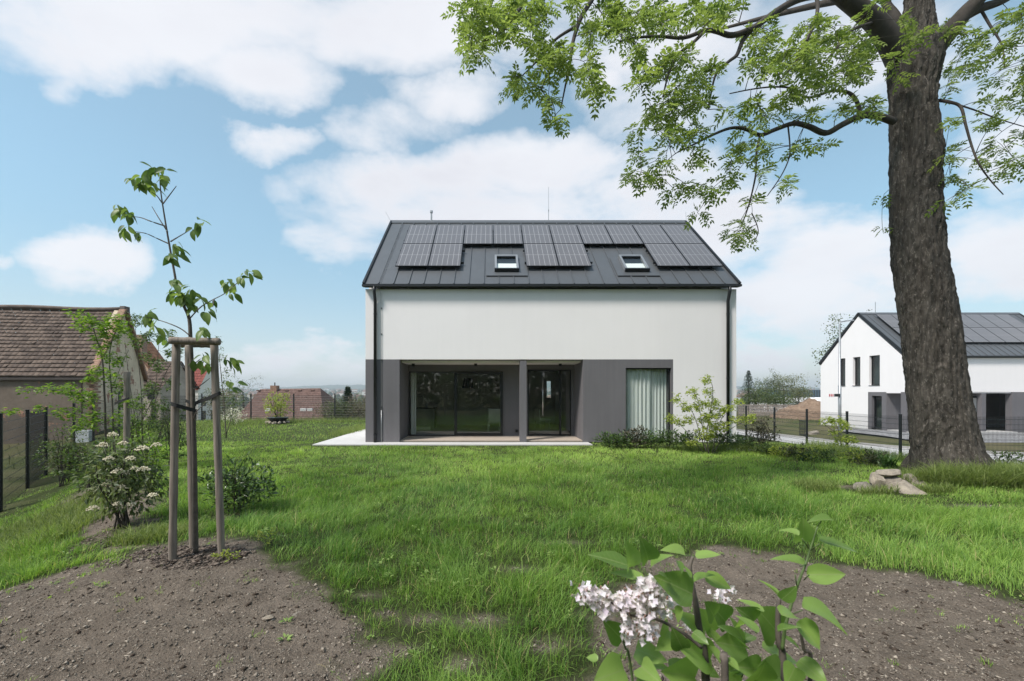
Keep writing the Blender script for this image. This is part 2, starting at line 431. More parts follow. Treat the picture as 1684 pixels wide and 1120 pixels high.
# far hills with wooded tops, a town on their foot
def build_hills():
    m, nt, b = nodes('wooded_hill')
    nt.links.new(ramp2(nt, noise(nt, .012, 8, .7), (.025, .045, .02), (.09, .11, .055)), b.inputs['Base Color']); b.inputs['Roughness'].default_value = 1
    xs = np.linspace(-3000, 3000, 420); ys = np.array([1500, 1700, 1900, 2100, 2300, 2450, 2550, 2600, 2700, 3000])
    X, Y = np.meshgrid(xs, ys)
    top = 36 + 16*np.sin(X/520+1.3) + 9*np.sin(X/210) + 7*fbm(X/60, Y/60, 2) + 5*vnoise(X/14, Y/40, 3)
    Z = np.interp(Y, [1500, 1900, 2300, 2600, 3000], [-1.5, .12, .55, 1.0, .9])
    Z = np.where(Z < 0, Z, Z*top)
    n, k = X.shape; I = np.arange(n*k).reshape(n, k)
    T = np.stack([I[:-1,:-1], I[:-1,1:], I[1:,1:], I[1:,:-1]], -1).reshape(-1, 4)
    tag(np_obj('hills', np.stack([X, Y, Z], -1).reshape(-1, 3), T, m, sizes=4, smooth=True), kind='structure')
    r = random.Random(4)
    walls, roofs, wood = MB(), MB(), MB()
    for _ in range(900):
        y = r.uniform(500, 2150); x = r.uniform(-1.25, 1.25)*y
        z = gz1(x, y) if y < 1500 else float(np.interp(y, [1500, 1900, 2300], [0, .12*36, .55*36]))-1
        w, d, h = r.uniform(7, 22), r.uniform(7, 12), r.uniform(4, 9)
        walls.box(x-w/2, x+w/2, y, y+d, z-3, z+h)
        roofs.prism([(x-w/2-.4, z+h), (x+w/2+.4, z+h), (x+w/2-2, z+h+3), (x-w/2+2, z+h+3)], 1, y-.4, y+d+.4)
    tag(walls.build('far_town', plain('far_town_walls', (.66, .64, .60), .9, var=.35, scale=.004)), 'pale far-off houses of the town below the hills', 'town', kind='stuff')
    tag(roofs.build('far_town_roofs', plain('far_town_roofs', (.30, .17, .12), .9, var=.4, scale=.006)), 'reddish far-off roofs of the town below the hills', 'town', kind='stuff')
    V = []; T = []
    for _ in range(1500):
        y = r.uniform(330, 2100); x = r.uniform(-1.25, 1.25)*y
        z = gz1(x, y) if y < 1500 else float(np.interp(y, [1500, 1900, 2300], [0, .12*36, .55*36]))-1
        R = r.uniform(3, 7); H = r.uniform(6, 12); b0 = len(V)
        for q in range(3):
            for k in range(6):
                a = k*math.pi/3+q; rr = R*(.75, 1.0, .5)[q]*r.uniform(.8, 1.2)
                V.append((x+rr*math.cos(a), y+rr*math.sin(a), z+H*(.1, .5, .9)[q]))
        for q in range(2):
            for k in range(6):
                i = b0+q*6+k; j = b0+q*6+(k+1) % 6; T += [(i, j, j+6), (i, j+6, i+6)]
        V.append((x, y, z+H)); T += [(b0+12+k, b0+12+(k+1) % 6, len(V)-1) for k in range(6)]
    tag(np_obj('far_wood', np.array(V), np.array(T), plain('far_foliage', (.05, .075, .03), 1, var=.4, scale=.02)), 'dark far-off trees among the town houses', 'woodland', kind='stuff')
build_hills()

def build_haze():
    m = bpy.data.materials.new('haze_air'); m.use_nodes = True
    nt = m.node_tree; nt.nodes.remove(nt.nodes['Principled BSDF'])
    v = nt.nodes.new('ShaderNodeVolumePrincipled'); v.inputs['Color'].default_value = (.84, .93, 1.0, 1)
    v.inputs['Density'].default_value = HAZE; v.inputs['Anisotropy'].default_value = .2
    nt.links.new(v.outputs[0], nt.nodes['Material Output'].inputs['Volume'])
    o = MB().box(-3300, 3300, -260, 3300, -18, 80).build('haze', m); tag(o, kind='stuff')
HAZE = 4.2e-4
build_haze()

# ------------------------------------------------------------------ terrace, road, yards
t = MB().prism([(-5.6, 13.17), (3.2, 13.17), (3.2, 13.795), (-4.115, 13.795), (-4.115, 21.2), (-5.6, 21.2)], 2, -.2, .0).build('terrace', M_TERR); tag(t, kind='structure')

ROAD = [(48, 15.5), (40, 16.3), (33, 17.4), (27, 18.6), (23, 20.6), (20.6, 23.3), (19.4, 26.5), (18.6, 30), (17.6, 34), (16.2, 40), (14, 52), (12, 70)]
def ribbon(path, off0, off1, dz):
    V = []
    for i, p in enumerate(path):
        a = Vector(path[max(i-1, 0)]); b = Vector(path[min(i+1, len(path)-1)])
        t = (b-a).normalized(); nrm = Vector((t.y, -t.x))
        for o in (off0, off1):
            q = Vector(p) + nrm*o
            V.append((q.x, q.y, gz1(*p)+dz))
    return V, [(2*i, 2*i+1, 2*i+3, 2*i+2) for i in range(len(path)-1)]
def smooth_path(p, k=6):
    out = []
    for i in range(len(p)-1):
        p0, p1, p2, p3 = (Vector(p[max(0, min(len(p)-1, i+j))]) for j in (-1, 0, 1, 2))
        for s in range(k):
            t = s/k
            out.append(tuple(.5*((2*p1)+(p2-p0)*t+(2*p0-5*p1+4*p2-p3)*t*t+(3*p1-p0-3*p2+p3)*t**3)))
    return out + [tuple(p[-1])]
RP = smooth_path(ROAD)
M_ROAD = plain('pale_concrete_road', (.50, .49, .48), .9, var=.1, scale=1.2, bs=.3, bscale=90)
M_KERB = plain('kerb_stone', (.36, .35, .34), .85, var=.12, scale=3)
tag(MB().add(*ribbon(RP, -2.4, 2.4, .10)).build('road', M_ROAD), kind='structure')
for side in (-1, 1):
    k = MB()
    V0, F0 = ribbon(RP, side*2.4, side*2.4, .0); a, b = (2.4, 2.55) if side > 0 else (-2.55, -2.4)
    V1, _ = ribbon(RP, a, b, .22); V2, _ = ribbon(RP, a, b, -.15)
    n = len(V1)
    k.add(V1 + V2, F0 + [(2*i+n, 2*i, 2*i+2, 2*i+2+n) for i in range(n//2-1)] + [(2*i+1, 2*i+1+n, 2*i+3+n, 2*i+3) for i in range(n//2-1)])
    tag(k.build('kerb', M_KERB), kind='structure')
def sheet(name, poly, mat, dz, n=26):
    xs = np.array([p[0] for p in poly]); ys = np.array([p[1] for p in poly])
    X, Y = np.meshgrid(np.linspace(xs.min(), xs.max(), n), np.linspace(ys.min(), ys.max(), n))
    w = (fbm(X, Y, 3)-.5)*1.2
    I = np.arange(n*n).reshape(n, n); T = np.stack([I[:-1,:-1], I[:-1,1:], I[1:,1:], I[1:,:-1]], -1).reshape(-1, 4)
    c = np.stack([X, Y], -1).reshape(-1, 2)[T].mean(1)
    keep = poly_sd(c[:, 0], c[:, 1], poly) + w.ravel()[T[:, 0]]*.4 < 0
    Z = gz(X, Y)+dz+(fbm(X*2, Y*2, 2)-.5)*.03
    return tag(np_obj(name, np.stack([X, Y, Z], -1).reshape(-1, 3), T[keep], mat, smooth=True, sizes=4), kind='structure')
def speckled(name, c0, c1, c2, sc):
    m, nt, b = nodes(name)
    v = nt.nodes.new('ShaderNodeTexVoronoi'); v.inputs['Scale'].default_value = sc
    t = nt.nodes.new('ShaderNodeTexCoord'); nt.links.new(t.outputs['Object'], v.inputs['Vector'])
    s = nt.nodes.new('ShaderNodeSeparateColor'); nt.links.new(v.outputs['Color'], s.inputs[0])
    c = mixc(nt, noise(nt, .7, 5), ramp2(nt, s.outputs[0], c0, c1, 0, 1), c2)
    nt.links.new(c, b.inputs['Base Color']); b.inputs['Roughness'].default_value = .95
    bump(nt, b, v.outputs['Distance'], .8, .03); return m
M_GRAVEL = speckled('grey_gravel', (.10, .10, .105), (.42, .42, .43), (.24, .235, .235), 14)
M_EARTH = speckled('brown_earth', (.12, .075, .05), (.30, .21, .15), (.20, .14, .095), 6)
sheet('gravel_yard', [(25.6, 25.6), (29, 24.6), (45, 23.6), (45, 28.3), (29, 28.3), (27.9, 31.5), (26, 31.5)], M_GRAVEL, .02)
# ------------------------------------------------------------------ the two new houses
def frame3(x0, y0, z0, pitch):
    c, s = math.cos(pitch), math.sin(pitch)
    return Matrix(((1, 0, 0, x0), (0, c, -s, y0), (0, s, c, z0), (0, 0, 0, 1)))

def panel_material():
    m, nt, b = nodes('photovoltaic_cells')
    t = nt.nodes.new('ShaderNodeTexCoord'); s = nt.nodes.new('ShaderNodeSeparateXYZ'); nt.links.new(t.outputs['Object'], s.inputs[0])
    def lines(sock, pitch, off, wid):
        f = mathn(nt, 'FRACT', mathn(nt, 'DIVIDE', mathn(nt, 'ADD', sock, off), pitch))
        return mathn(nt, 'LESS_THAN', mathn(nt, 'ABSOLUTE', mathn(nt, 'SUBTRACT', f, .5)), wid/pitch/2)
    v = lines(s.outputs[0], 1.06/6, -.02, .012)
    h = lines(s.outputs[1], .845, -.42, .016)
    fine = lines(s.outputs[1], .0935, 0, .005)
    bus = lines(s.outputs[0], 1.06/54, 0, .002)
    c = mixc(nt, mathn(nt, 'MULTIPLY', noise(nt, 2, 3), .5), (.11, .10, .10), (.15, .137, .138))  # base colour lifted to include the sky's glare on the cells
    c = mixc(nt, mathn(nt, 'MULTIPLY', bus, .35), c, (.16, .15, .15))
    c = mixc(nt, mathn(nt, 'MULTIPLY', fine, .5), c, (.2, .19, .19))
    c = mixc(nt, mathn(nt, 'MULTIPLY', mathn(nt, 'MAXIMUM', v, h), .85), c, (.42, .41, .41))
    nt.links.new(c, b.inputs['Base Color']); b.inputs['Roughness'].default_value = .28
    b.inputs['Coat Weight'].default_value = .6; b.inputs['Coat Roughness'].default_value = .12
    return m
M_PV = panel_material()
def box_mesh(name, mat, *dims): return MB().box(*dims).mesh(name, mat)
PW, PL = 1.094, 1.742
q = MB(); 
for d in ((0, PW, 0, .012), (0, PW, PL-.012, PL), (0, .012, .012, PL-.012), (PW-.012, PW, .012, PL-.012)): q.box(*d, 0, .038)
ME_PFRAME = q.mesh('panel_frame', M_DARK)
ME_PCELL = box_mesh('panel_cells', M_PV, .012, PW-.012, .012, PL-.012, .004, .034)
def solar(parent, M, x, s):
    T = M @ Matrix.Translation((x, s, .13))
    p = inst('solar_panel', ME_PFRAME, T, parent)
    c = bpy.data.objects.new('panel_cells', ME_PCELL); col.objects.link(c); c.parent = p
    return p

def sheet_roof(root, X0, X1, ye, ze, yr, zr, first, pitch_w=.49, n=24):
    """standing-seam roof: every sheet is a piece of its own"""
    pitch = math.atan2(zr-ze, yr-ye); L = math.hypot(zr-ze, yr-ye)
    M = frame3(X0, ye, ze, pitch)
    deck = MB()
    deck.prism([(ye+.03, ze-.035), (yr, zr-.04), (2*yr-ye-.03, ze-.035), (2*yr-ye-.03, ze-.12), (yr, zr-.20), (ye+.03, ze-.12)], 0, X0+.05, X1-.05)
    roof = deck.build('roof', M_ROOF, root)
    meshes = {}
    edges = [0, first] + [first + pitch_w*k for k in range(1, n)] + [X1-X0]
    for a, b in zip(edges[:-1], edges[1:]):
        w = round(b-a, 3)
        if w not in meshes:
            q = MB().box(.002, w-.004, 0, L-.05, -.03, 0); q.box(-.012, .012, -.012, L-.04, -.028, .035)
            meshes[w] = q.mesh('roof_sheet', M_ROOF)
        inst('roof_sheet', meshes[w], M @ Matrix.Translation((a, 0, 0)), roof)
    back = MB(); Mb = Matrix.Translation((0, 2*yr, 0)) @ Matrix.Diagonal((1, -1, 1, 1)) @ M
    back.mbox(Mb, 0, X1-X0, 0, L-.05, -.03, 0); back.build('rear_roof_sheet', M_ROOF, roof)
    rc = MB(); rc.prism([(yr-.16, zr-.10), (yr, zr+.07), (yr+.16, zr-.10), (yr+.14, zr-.14), (yr, zr+.01), (yr-.14, zr-.14)], 0, X0-.02, X1+.02)
    rc.build('ridge_cap', M_ROOF, roof)
    for xa, xb in ((X0-.02, X0+.05), (X1-.05, X1+.02)):
        v = MB(); v.mbox(M, xa-X0, xb-X0, -.02, L-.02, -.12, .06); v.mbox(Mb, xa-X0, xb-X0, -.02, L-.02, -.12, .06)
        v.build('verge_cap', M_DARK, roof)
    g = MB(); g.prism([(ye-.09, ze-.10), (ye+.02, ze-.10), (ye+.02, ze-.015), (ye+.005, ze-.015), (ye+.005, ze-.085), (ye-.075, ze-.085), (ye-.075, ze-.03), (ye-.09, ze-.03)], 0, X0-.02, X1+.02)
    g.build('gutter', M_DARK, roof)
    return roof, M, L

def gable_wall(name, root, x0, x1, ye, yb, ze, zr, z0, mat=M_WHITE):
    yr = (ye+yb)/2
    return MB().prism([(ye, z0), (yb, z0), (yb, ze), (yr, zr), (ye, ze)], 0, x0, x1).build(name, mat, root)

# ---- the main house
HX0, HX1, HY0, HY1 = -4.12, 8.08, 13.8, 21.14
YR, ZR = 17.47, 8.73
house = empty('house', (2, 13.8, 0), 'white and grey gabled house with solar panels on its dark sheet roof', 'house')
roof, RM, RL = sheet_roof(house, -4.15, 8.11, 13.66, 5.17, YR, ZR, .50)
T0 = .38
MB().box(HX0, HX1, HY0, HY0+T0, 2.72, 5.03).build('upper_wall', M_WHITE, house)
MB().box(HX0, -3.0, HY0, 15.3, 0, 2.72).build('corner_pier', M_GREY, house)
w = MB(); w.box(3.04, 4.44, HY0, HY0+T0, 0, 2.72); w.box(4.44, 5.94, HY0, HY0+T0, 2.44, 2.72); w.box(5.94, 6.0, HY0, HY0+T0, 0, 2.72)
w.box(3.04, 3.30, HY0+T0, 15.3, 0, 2.72)
w.build('grey_wall', M_GREY, house)
w = MB(); w.box(6.0, HX1, HY0, HY0+T0, 0, 2.72); w.build('lower_wall', M_WHITE, house)
MB().box(.96, 1.18, HY0+.02, HY0+.26, .0, 2.68).build('pillar', M_GREY, house)
MB().box(-3.0, 3.04, HY0+T0, 15.3, 2.64, 2.70).build('porch_ceiling', M_WHITE, house)
MB().box(-3.0, 3.04, HY0+.10, 15.3, 0.004, .045).build('porch_floor', M_DECK, house)
# rear wall of the porch
w = MB(); PY = 15.3
w.box(-3.0, .44, PY, PY+.3, 2.39, 2.9); w.box(.44, 1.35, PY, PY+.3, 0, 2.9); w.box(1.35, 2.94, PY, PY+.3, 2.47, 2.9); w.box(2.94, 3.30, PY, PY+.3, 0, 2.9)
w.build('porch_wall', M_GREY, house)
# gables, rear wall with the narrow hall window
yin = 13.62+ (4.98-5.08)
for nm, xa, xb in (('gable', HX0, HX0+.3), ('gable', HX1-.3, HX1)):
    z_e, z_r = 4.86, 8.46
    MB().prism([(HY0+T0, 0), (HY1, 0), (HY1, z_e), (YR, z_r), (HY0+T0, z_e+.36), ], 0, xa, xb).build(nm, M_WHITE, house)
w = MB(); sx0, sx1, sz0, sz1 = 2.78, 3.02, 1.34, 2.2
w.box(HX0+.3, sx0, HY1-.3, HY1, 0, 4.88); w.box(sx1, HX1-.3, HY1-.3, HY1, 0, 4.88); w.box(sx0, sx1, HY1-.3, HY1, 0, sz0); w.box(sx0, sx1, HY1-.3, HY1, sz1, 4.88)
w.build('rear_wall', M_WHITE, house)
M_INNER = plain('inner_plaster', (.55, .54, .51), .9, var=.04)
M_INFLOOR = plain('inner_floor', (.30, .29, .28), .35, var=.08)
w = MB(); w.box(HX0+.3, HX1-.3, PY+.32, HY1-.32, 2.62, 2.8); w.box(3.32, HX1-.3, HY0+T0+.01, PY+.32, 2.62, 2.8); w.build('inner_ceiling', M_INNER, house)
w = MB(); w.box(HX0+.3, HX1-.3, PY+.31, HY1-.32, .02, .07); w.box(3.31, HX1-.3, HY0+T0+.01, PY+.31, .02, .07); w.build('inner_floor', M_INFLOOR, house)
w = MB(); w.box(.9, 1.02, PY+.31, 20.8, .07, 2.62); w.box(3.2, 3.30, PY+.31, 20.8, .07, 2.62); w.box(HX0+.3, .9, 20.0, 20.1, .07, 2.62); w.build('partition', M_INNER, house)
# patio glazing: a fixed pane and a sliding pane in a heavy frame
def glazing(root, x0, x1, z0, z1, y, fr, glass, name='patio_window', dep=.07, fmat=M_DARK):
    f = MB(); f.box(x0, x0+fr, y, y+dep, z0, z1); f.box(x1-fr, x1, y, y+dep, z0, z1); f.box(x0+fr, x1-fr, y, y+dep, z1-fr, z1); f.box(x0+fr, x1-fr, y, y+dep, z0, z0+fr)
    o = f.build(name, fmat, root)
    MB().box(x0+fr, x1-fr, y+dep/2-.004, y+dep/2+.004, z0+fr, z1-fr).build('pane', glass, o)
    return o
glazing(house, -2.995, -1.30, .05, 2.385, PY+.02, .03, M_GLASS)
sl = glazing(house, -1.32, .44, .06, 2.385, PY-.055, .095, M_GLASS, 'sliding_door')
MB().box(-1.27, -1.25, PY-.085, PY-.056, .95, 1.2).build('handle', M_DARK, sl)
dr = glazing(house, 1.36, 2.55, .06, 2.46, PY+.05, .04, M_GLASS, 'front_door')
h = MB(); h.tube([(1.90, PY-.02, .78), (1.90, PY-.02, 2.14)], .018, 8)
for z in (.95, 1.97): h.tube([(1.90, PY-.02, z), (1.90, PY+.06, z)], .01, 6)
h.build('handle', M_STEEL, dr, smooth=True)
glazing(house, 2.55, 2.935, .06, 2.46, PY+.05, .035, M_GLASS, 'sidelight')
glazing(house, sx0, sx1, sz0, sz1, HY1-.2, .02, M_GLASS2, 'hall_window')
# corner window with curtains
cw = glazing(house, 4.445, 5.935, .04, 2.435, HY0+.09, .035, M_GLASS2, 'corner_window')
def curtain(name, x0, x1, y, z0, z1, mat, parent, per=.15, amp=.022, n=90):
    V = []; ph = random.random()*6
    for i in range(n+1):
        x = x0+(x1-x0)*i/n; yy = y+amp*math.sin(2*math.pi*x/per+ph+1.3*math.sin(x*5))*(.7+.5*math.sin(x*9))
        V += [(x, yy, z0), (x+.01*math.sin(x*31), yy*1.0+.01*math.sin(x*17), z1)]
    o = MB().add(V, [(2*i, 2*i+2, 2*i+3, 2*i+1) for i in range(n)]).build(name, mat, parent, True)
    return o
def cloth(name, c, tr=.35):
    m, nt, b = nodes(name); b.inputs['Base Color'].default_value = (*c, 1); b.inputs['Roughness'].default_value = .9
    t = nt.nodes.new('ShaderNodeBsdfTranslucent'); t.inputs[0].default_value = (*c, 1)
    x = nt.nodes.new('ShaderNodeMixShader'); x.inputs[0].default_value = tr
    nt.links.new(b.outputs[0], x.inputs[1]); nt.links.new(t.outputs[0], x.inputs[2]); nt.links.new(x.outputs[0], nt.nodes['Material Output'].inputs[0]); return m
M_CURT = cloth('sheer_curtain', (.86, .86, .84), .25)
c = curtain('curtain', 4.5, 5.32, HY0+.21, .08, 2.43, M_CURT, None); tag(c, 'pale sheer curtain hanging in the left half of the corner window', 'curtain', 'curtains in the corner window')
c = curtain('curtain', 5.3, 5.93, HY0+.30, .08, 2.43, M_CURT, None, .10, .03); tag(c, 'pale sheer curtain set back in the right half of the corner window', 'curtain', 'curtains in the corner window')
c = curtain('curtain', -2.95, -2.76, PY+.22, .08, 2.4, M_CURT, None, .06, .02, 40); tag(c, 'narrow pale cloth strip added for the wall end at the left of the patio glazing', 'curtain')  # added strip of cloth in place of the room's pale wall end
# porch fittings
for x in (-2.72, -.53, 2.44):
    s = MB(); s.tube([(x, 14.72, 2.638), (x, 14.72, 2.54)], .055, 14); s.build('porch_spotlight', M_DARK, house, False)
MB().box(.90, 1.0, PY-.03, PY, .18, .28).build('wall_socket', M_DARK, house)
# downpipes
for x, z0 in ((-3.78, .0), (7.76, .05)):
    d = MB(); d.tube([(x, 13.61, 5.08), (x, 13.61, 4.92), (x, 13.72, 4.62), (x, 13.72, z0)], .05, 12)
    o = d.build('downpipe', M_DARK, house, True)
    for z in (4.2, 2.1, .25):
        k = MB(); k.tube([(x, 13.72, z-.018), (x, 13.72, z+.018)], .058, 12); k.box(x-.012, x+.012, 13.72, 13.8, z-.012, z+.012); k.build('bracket', M_DARK, o)
# lightning conductor
c = MB(); c.tube([(-3.62, 13.60, 5.05), (-3.60, 13.76, 4.82), (-3.59, 13.775, 1.05)], .0055, 5); c.tube([(-3.59, 13.77, 1.05), (-3.59, 13.77, .0)], .013, 6)
cc = c.build('lightning_conductor', M_GALV, house, True)
for z in (4.4, 3.55, 2.7, 1.15): MB().box(-3.61, -3.57, 13.77, 13.8, z-.014, z+.014).build('cable_clip', M_DARK, cc)
n = RM @ Vector((.545, 0, .055)); e = RM @ Vector((.545, RL-.1, .055)); MB().tube([n, e], .006, 5).build('roof_cable', M_GALV, roof)
MB().tube([RM @ Vector((.545, .95, .055)), RM @ Vector((.95, 1.06, .10))], .005, 5).build('roof_cable', M_GALV, roof)
v = MB(); v.tube([(-2.47, YR, ZR), (-2.47, YR, ZR+.40)], .035, 10); v.tube([(-2.47, YR, ZR+.37), (-2.47, YR, ZR+.46)], .06, 10); v.build('vent_pipe', M_GALV, roof)
v = MB(); v.tube([(2.41, YR, ZR), (2.41, YR, ZR+.5)], .012, 6); v.tube([(2.41, YR, ZR+.45), (2.41, YR, ZR+1.45)], .007, 5); v.tube([(2.41, YR, ZR+.44), (2.41, YR, ZR+.5)], .022, 6); v.build('lightning_rod', M_GALV, roof)
for x, dx in ((-4.16, -.22), (8.14, -.02)):
    MB().tube([(x, YR, ZR+.02), (x+dx, YR, ZR+.42)], .006, 5).build('lightning_rod', M_GALV, roof)
# solar panels: ten above, three pairs below
for k in range(10): solar(house, RM, -3.25+4.15+1.114*k+.01, 2.70)
for k in (0, 1, 4, 5, 8, 9): solar(house, RM, -3.25+4.15+1.114*k+.01, .935)
rl = MB()
for s0, ks in ((3.1, range(10)), (4.0, range(10)), (1.3, (0, 1)), (2.25, (0, 1)), (1.3, (4, 5)), (2.25, (4, 5)), (1.3, (8, 9)), (2.25, (8, 9))):
    ks = list(ks); r = MB(); r.mbox(RM, .93+1.114*ks[0]-.06, .93+1.114*(ks[-1]+1)+.06, s0-.02, s0+.02, .06, .128); 
    r.build('mounting_rail', M_DARK, house)
# roof windows
M_BLIND = plain('white_blind', (.8, .8, .8), .8, var=.02)
for x0 in (4.15+.14, 4.15+4.54):
    S = lambda a, b, c, d, e, f: MB()
    x1 = x0+.81; s0, s1 = .80, 1.82
    f = MB(); f.mbox(RM, x0-.30, x1+.30, s0-.32, s1+.02, .036, .042); fl = f.build('flashing', M_ROOF, roof)
    f = MB()
    f.mbox(RM, x0, x0+.07, s0, s1, .042, .15); f.mbox(RM, x1-.07, x1, s0, s1, .042, .15); f.mbox(RM, x0+.07, x1-.07, s1-.09, s1, .042, .15)
    o = f.build('roof_window', M_GALV, roof)
    b = MB(); b.mbox(RM, x0-.01, x1+.01, s0-.07, s0, .042, .16); b.build('sash', M_DARK, o)
    b = MB(); b.mbox(RM, x0+.07, x1-.07, s1-.16, s1-.09, .05, .145); b.build('sash', M_DARK, o)
    b = MB(); b.mbox(RM, x0+.07, x1-.07, s0, s0+.50, .060, .066); b.build('blind', M_BLIND, o)
    b = MB(); b.mbox(RM, x0+.07, x1-.07, s0+.50, s1-.16, .05, .056); b.build('shade_plate', M_DARK, o)  # dark plate stands in for the shade behind the upper pane
    b = MB(); b.mbox(RM, x0+.07, x1-.07, s0, s1-.16, .10, .106); b.build('pane', M_GLASS2, o)

# things behind the glass
M_SHADE = plain('lamp_shade_cloth', (.03, .03, .03), .8)
lamp = empty('pendant_lamp', (-.95, 17.5, 2.6), 'dark conical pendant lamp seen through the sliding glass door', 'lamp')
q = MB(); n = 24
for r, z in ((.17, 2.22), (.24, 1.80)): q.v += [(-.95+r*math.cos(2*math.pi*k/n), 17.5+r*math.sin(2*math.pi*k/n), z) for k in range(n)]
q.f = [(k, (k+1) % n, n+(k+1) % n, n+k) for k in range(n)] + [tuple(range(n))]
q.build('lamp_shade', M_SHADE, lamp, False); MB().tube([(-.95, 17.5, 2.62), (-.95, 17.5, 2.2)], .008, 6).build('cord', M_DARK, lamp)
M_CHAIR = plain('pale_upholstery', (.55, .55, .48), .8)
def chair(x, y, rz, label):
    c = empty('dining_chair', (x, y, .07), label, 'chair', 'dining chairs behind the glass')
    R = Matrix.Translation((x, y, .07)) @ Matrix.Rotation(rz, 4, 'Z')
    q = MB(); q.mbox(R, -.24, .24, -.22, .24, .40, .49); q.build('seat', M_CHAIR, c)
    q = MB(); q.mbox(R, -.24, .24, -.27, -.22, .36, .90); q.build('backrest', M_CHAIR, c)
    for sx in (-1, 1):
        for sy in (-.22, .2):
            q = MB(); q.tube([R @ Vector((sx*.2, sy, .4)), R @ Vector((sx*.23, sy*1.1, 0))], [.02, .014], 6); q.build('leg', M_CHAIR, c)
chair(.12, 16.9, .1, 'pale dining chair seen behind the sliding glass door')
chair(2.15, 17.4, -1.2, 'pale chair dimly seen behind the front door glass')
isl = empty('kitchen_island', (-2.85, 18, .07), 'grey kitchen island dimly seen behind the left patio pane', 'kitchen island')
MB().box(-3.3, -2.42, 17.9, 18.6, .07, .93).build('cabinet', plain('island_front', (.25, .25, .22), .5), isl)
MB().box(-3.34, -2.38, 17.86, 18.64, .932, .97).build('worktop', M_DARK, isl)
MB().box(-3.15, -2.5, 17.4, 17.6, .07, .2).build('plinth_bench', M_CHAIR, isl)
vs = empty('flower_vase', (-2.75, 18.1, .97), 'small vase of white flowers on the kitchen island', 'vase')
MB().tube([(-2.75, 18.1, .97), (-2.75, 18.1, 1.05), (-2.75, 18.1, 1.15)], [.05, .07, .04], 10).build('vase_body', M_GALV, vs)
q = MB()
for _ in range(26):
    p = Vector((-2.75+random.gauss(0, .14), 18.1+random.gauss(0, .08), 1.25+random.gauss(0, .06)))
    q.tube([p, p+Vector((.03, 0, .03))], .025, 5)
q.build('blossom', plain('white_petals', (.75, .75, .72), .8), vs)

# ---- the neighbouring house, the same type
NX, NY, NZ = 28.1, 28.4, -1.09
NXE = NX+12.2
nb = empty('house', (NX+6, NY, NZ), 'white neighbouring house with a solar roof behind the big tree', 'house')
nroof, NM, NL = sheet_roof(nb, NX-.03, NXE+.03, NY-.14, 5.17+NZ, NY+3.67, 8.73+NZ, .5)
for r in range(2):
    for k in range(9): solar(nb, NM, 1.0+1.114*k, 1.30+1.765*r)
MB().tube([(NX+1.3, NY+3.67, 8.7+NZ), (NX+1.3, NY+3.67, 9.6+NZ)], .02, 6).build('lightning_rod', M_GALV, nroof)
MB().box(NX+.3, NXE, NY, NY+.38, 2.72+NZ, 5.03+NZ).build('upper_wall', M_WHITE, nb)
# gable facing us: pieces round its openings
YB = NY+7.34
def gz_piece(q, y0, y1, z0, z1): q.box(NX, NX+.3, y0, y1, z0+NZ, z1+NZ)
g = MB()
wins = [(30.30, 31.15), (31.90, 32.55), (33.25, 33.9)]
zw0, zw1 = 3.22, 5.40
g.prism([(NY, 4.9+NZ), (NY, 5.4+NZ-.3), (NY+3.67, 8.46+NZ), (YB, 4.86+NZ), (YB, 4.7+NZ)], 0, NX, NX+.3) if False else None
ylist = [NY] + [v for p in wins for v in p] + [YB]
for a, b in zip(ylist[0::2], ylist[1::2]): gz_piece(g, a, b, 2.72, 4.86)
for a, b in wins: gz_piece(g, a, b, 2.72, zw0)
def roofz(y): return 4.95 + (8.50-4.95)*(1-abs(y-(NY+3.67))/3.67)
g2 = [(NY, 4.86)]
pts = [(NY, 4.86), (NY, 4.95), (NY+3.67, 8.5), (YB, 4.95), (YB, 4.86)]
for a, b in wins[::-1]: pts += [(b, 4.86), (b, zw1), (a, zw1), (a, 4.86)]
g.prism([(y, z+NZ) for y, z in pts], 0, NX, NX+.3)
g.box(NX, NX+.3, 31.25, YB, NZ-.6, 2.72+NZ)
g.build('gable', M_WHITE, nb)
M_NGLASS = glassmat('neighbour_glass', (.5, .55, .55), 1.52, 1.6)
def side_window(root, y0, y1, z0, z1, rec=.17, fr=.055):
    f = MB()
    for d in ((y0, y0+fr, z0, z1), (y1-fr, y1, z0, z1), (y0+fr, y1-fr, z0, z0+fr), (y0+fr, y1-fr, z1-fr, z1)): f.box(NX+rec, NX+rec+.06, d[0], d[1], d[2]+NZ, d[3]+NZ)
    o = f.build('window', M_DARK, root)
    MB().box(NX+rec+.03, NX+rec+.038, y0+fr, y1-fr, z0+fr+NZ, z1-fr+NZ).build('pane', M_NGLASS, o)
    MB().box(NX-.04, NX+rec, y0-.02, y1+.02, z0-.035+NZ, z0-.003+NZ).build('sill', M_DARK, o)
    MB().box(NX+.5, NX+.52, y0-.3, y1+.3, z0-.2+NZ, z1+.2+NZ).build('inner_blind', M_INNER, o)
for a, b in wins: side_window(nb, a, b, zw0, zw1)
g = MB(); g.box(NX, NX+.3, 30.95, 31.25, NZ-.6, 2.72+NZ); g.box(NX, NX+.3, 29.8, 30.15, NZ-.6, 2.72+NZ); g.box(NX, NX+.3, 30.15, 30.95, 2.44+NZ, 2.72+NZ); g.box(NX, NX+.3, NY, 28.75, NZ-.6, 2.72+NZ)
g.build('grey_wall', M_GREY, nb)
side_window(nb, 30.17, 30.93, .1, 2.42)
MB().box(NX+.002, 35.3, NY+.06, 29.8, 2.64+NZ, 2.72+NZ).build('porch_ceiling', M_WHITE, nb)
MB().box(NX+.3, 33.1, 29.82, 30.1, NZ-.6, 2.64+NZ).build('porch_wall', M_GREY, nb)
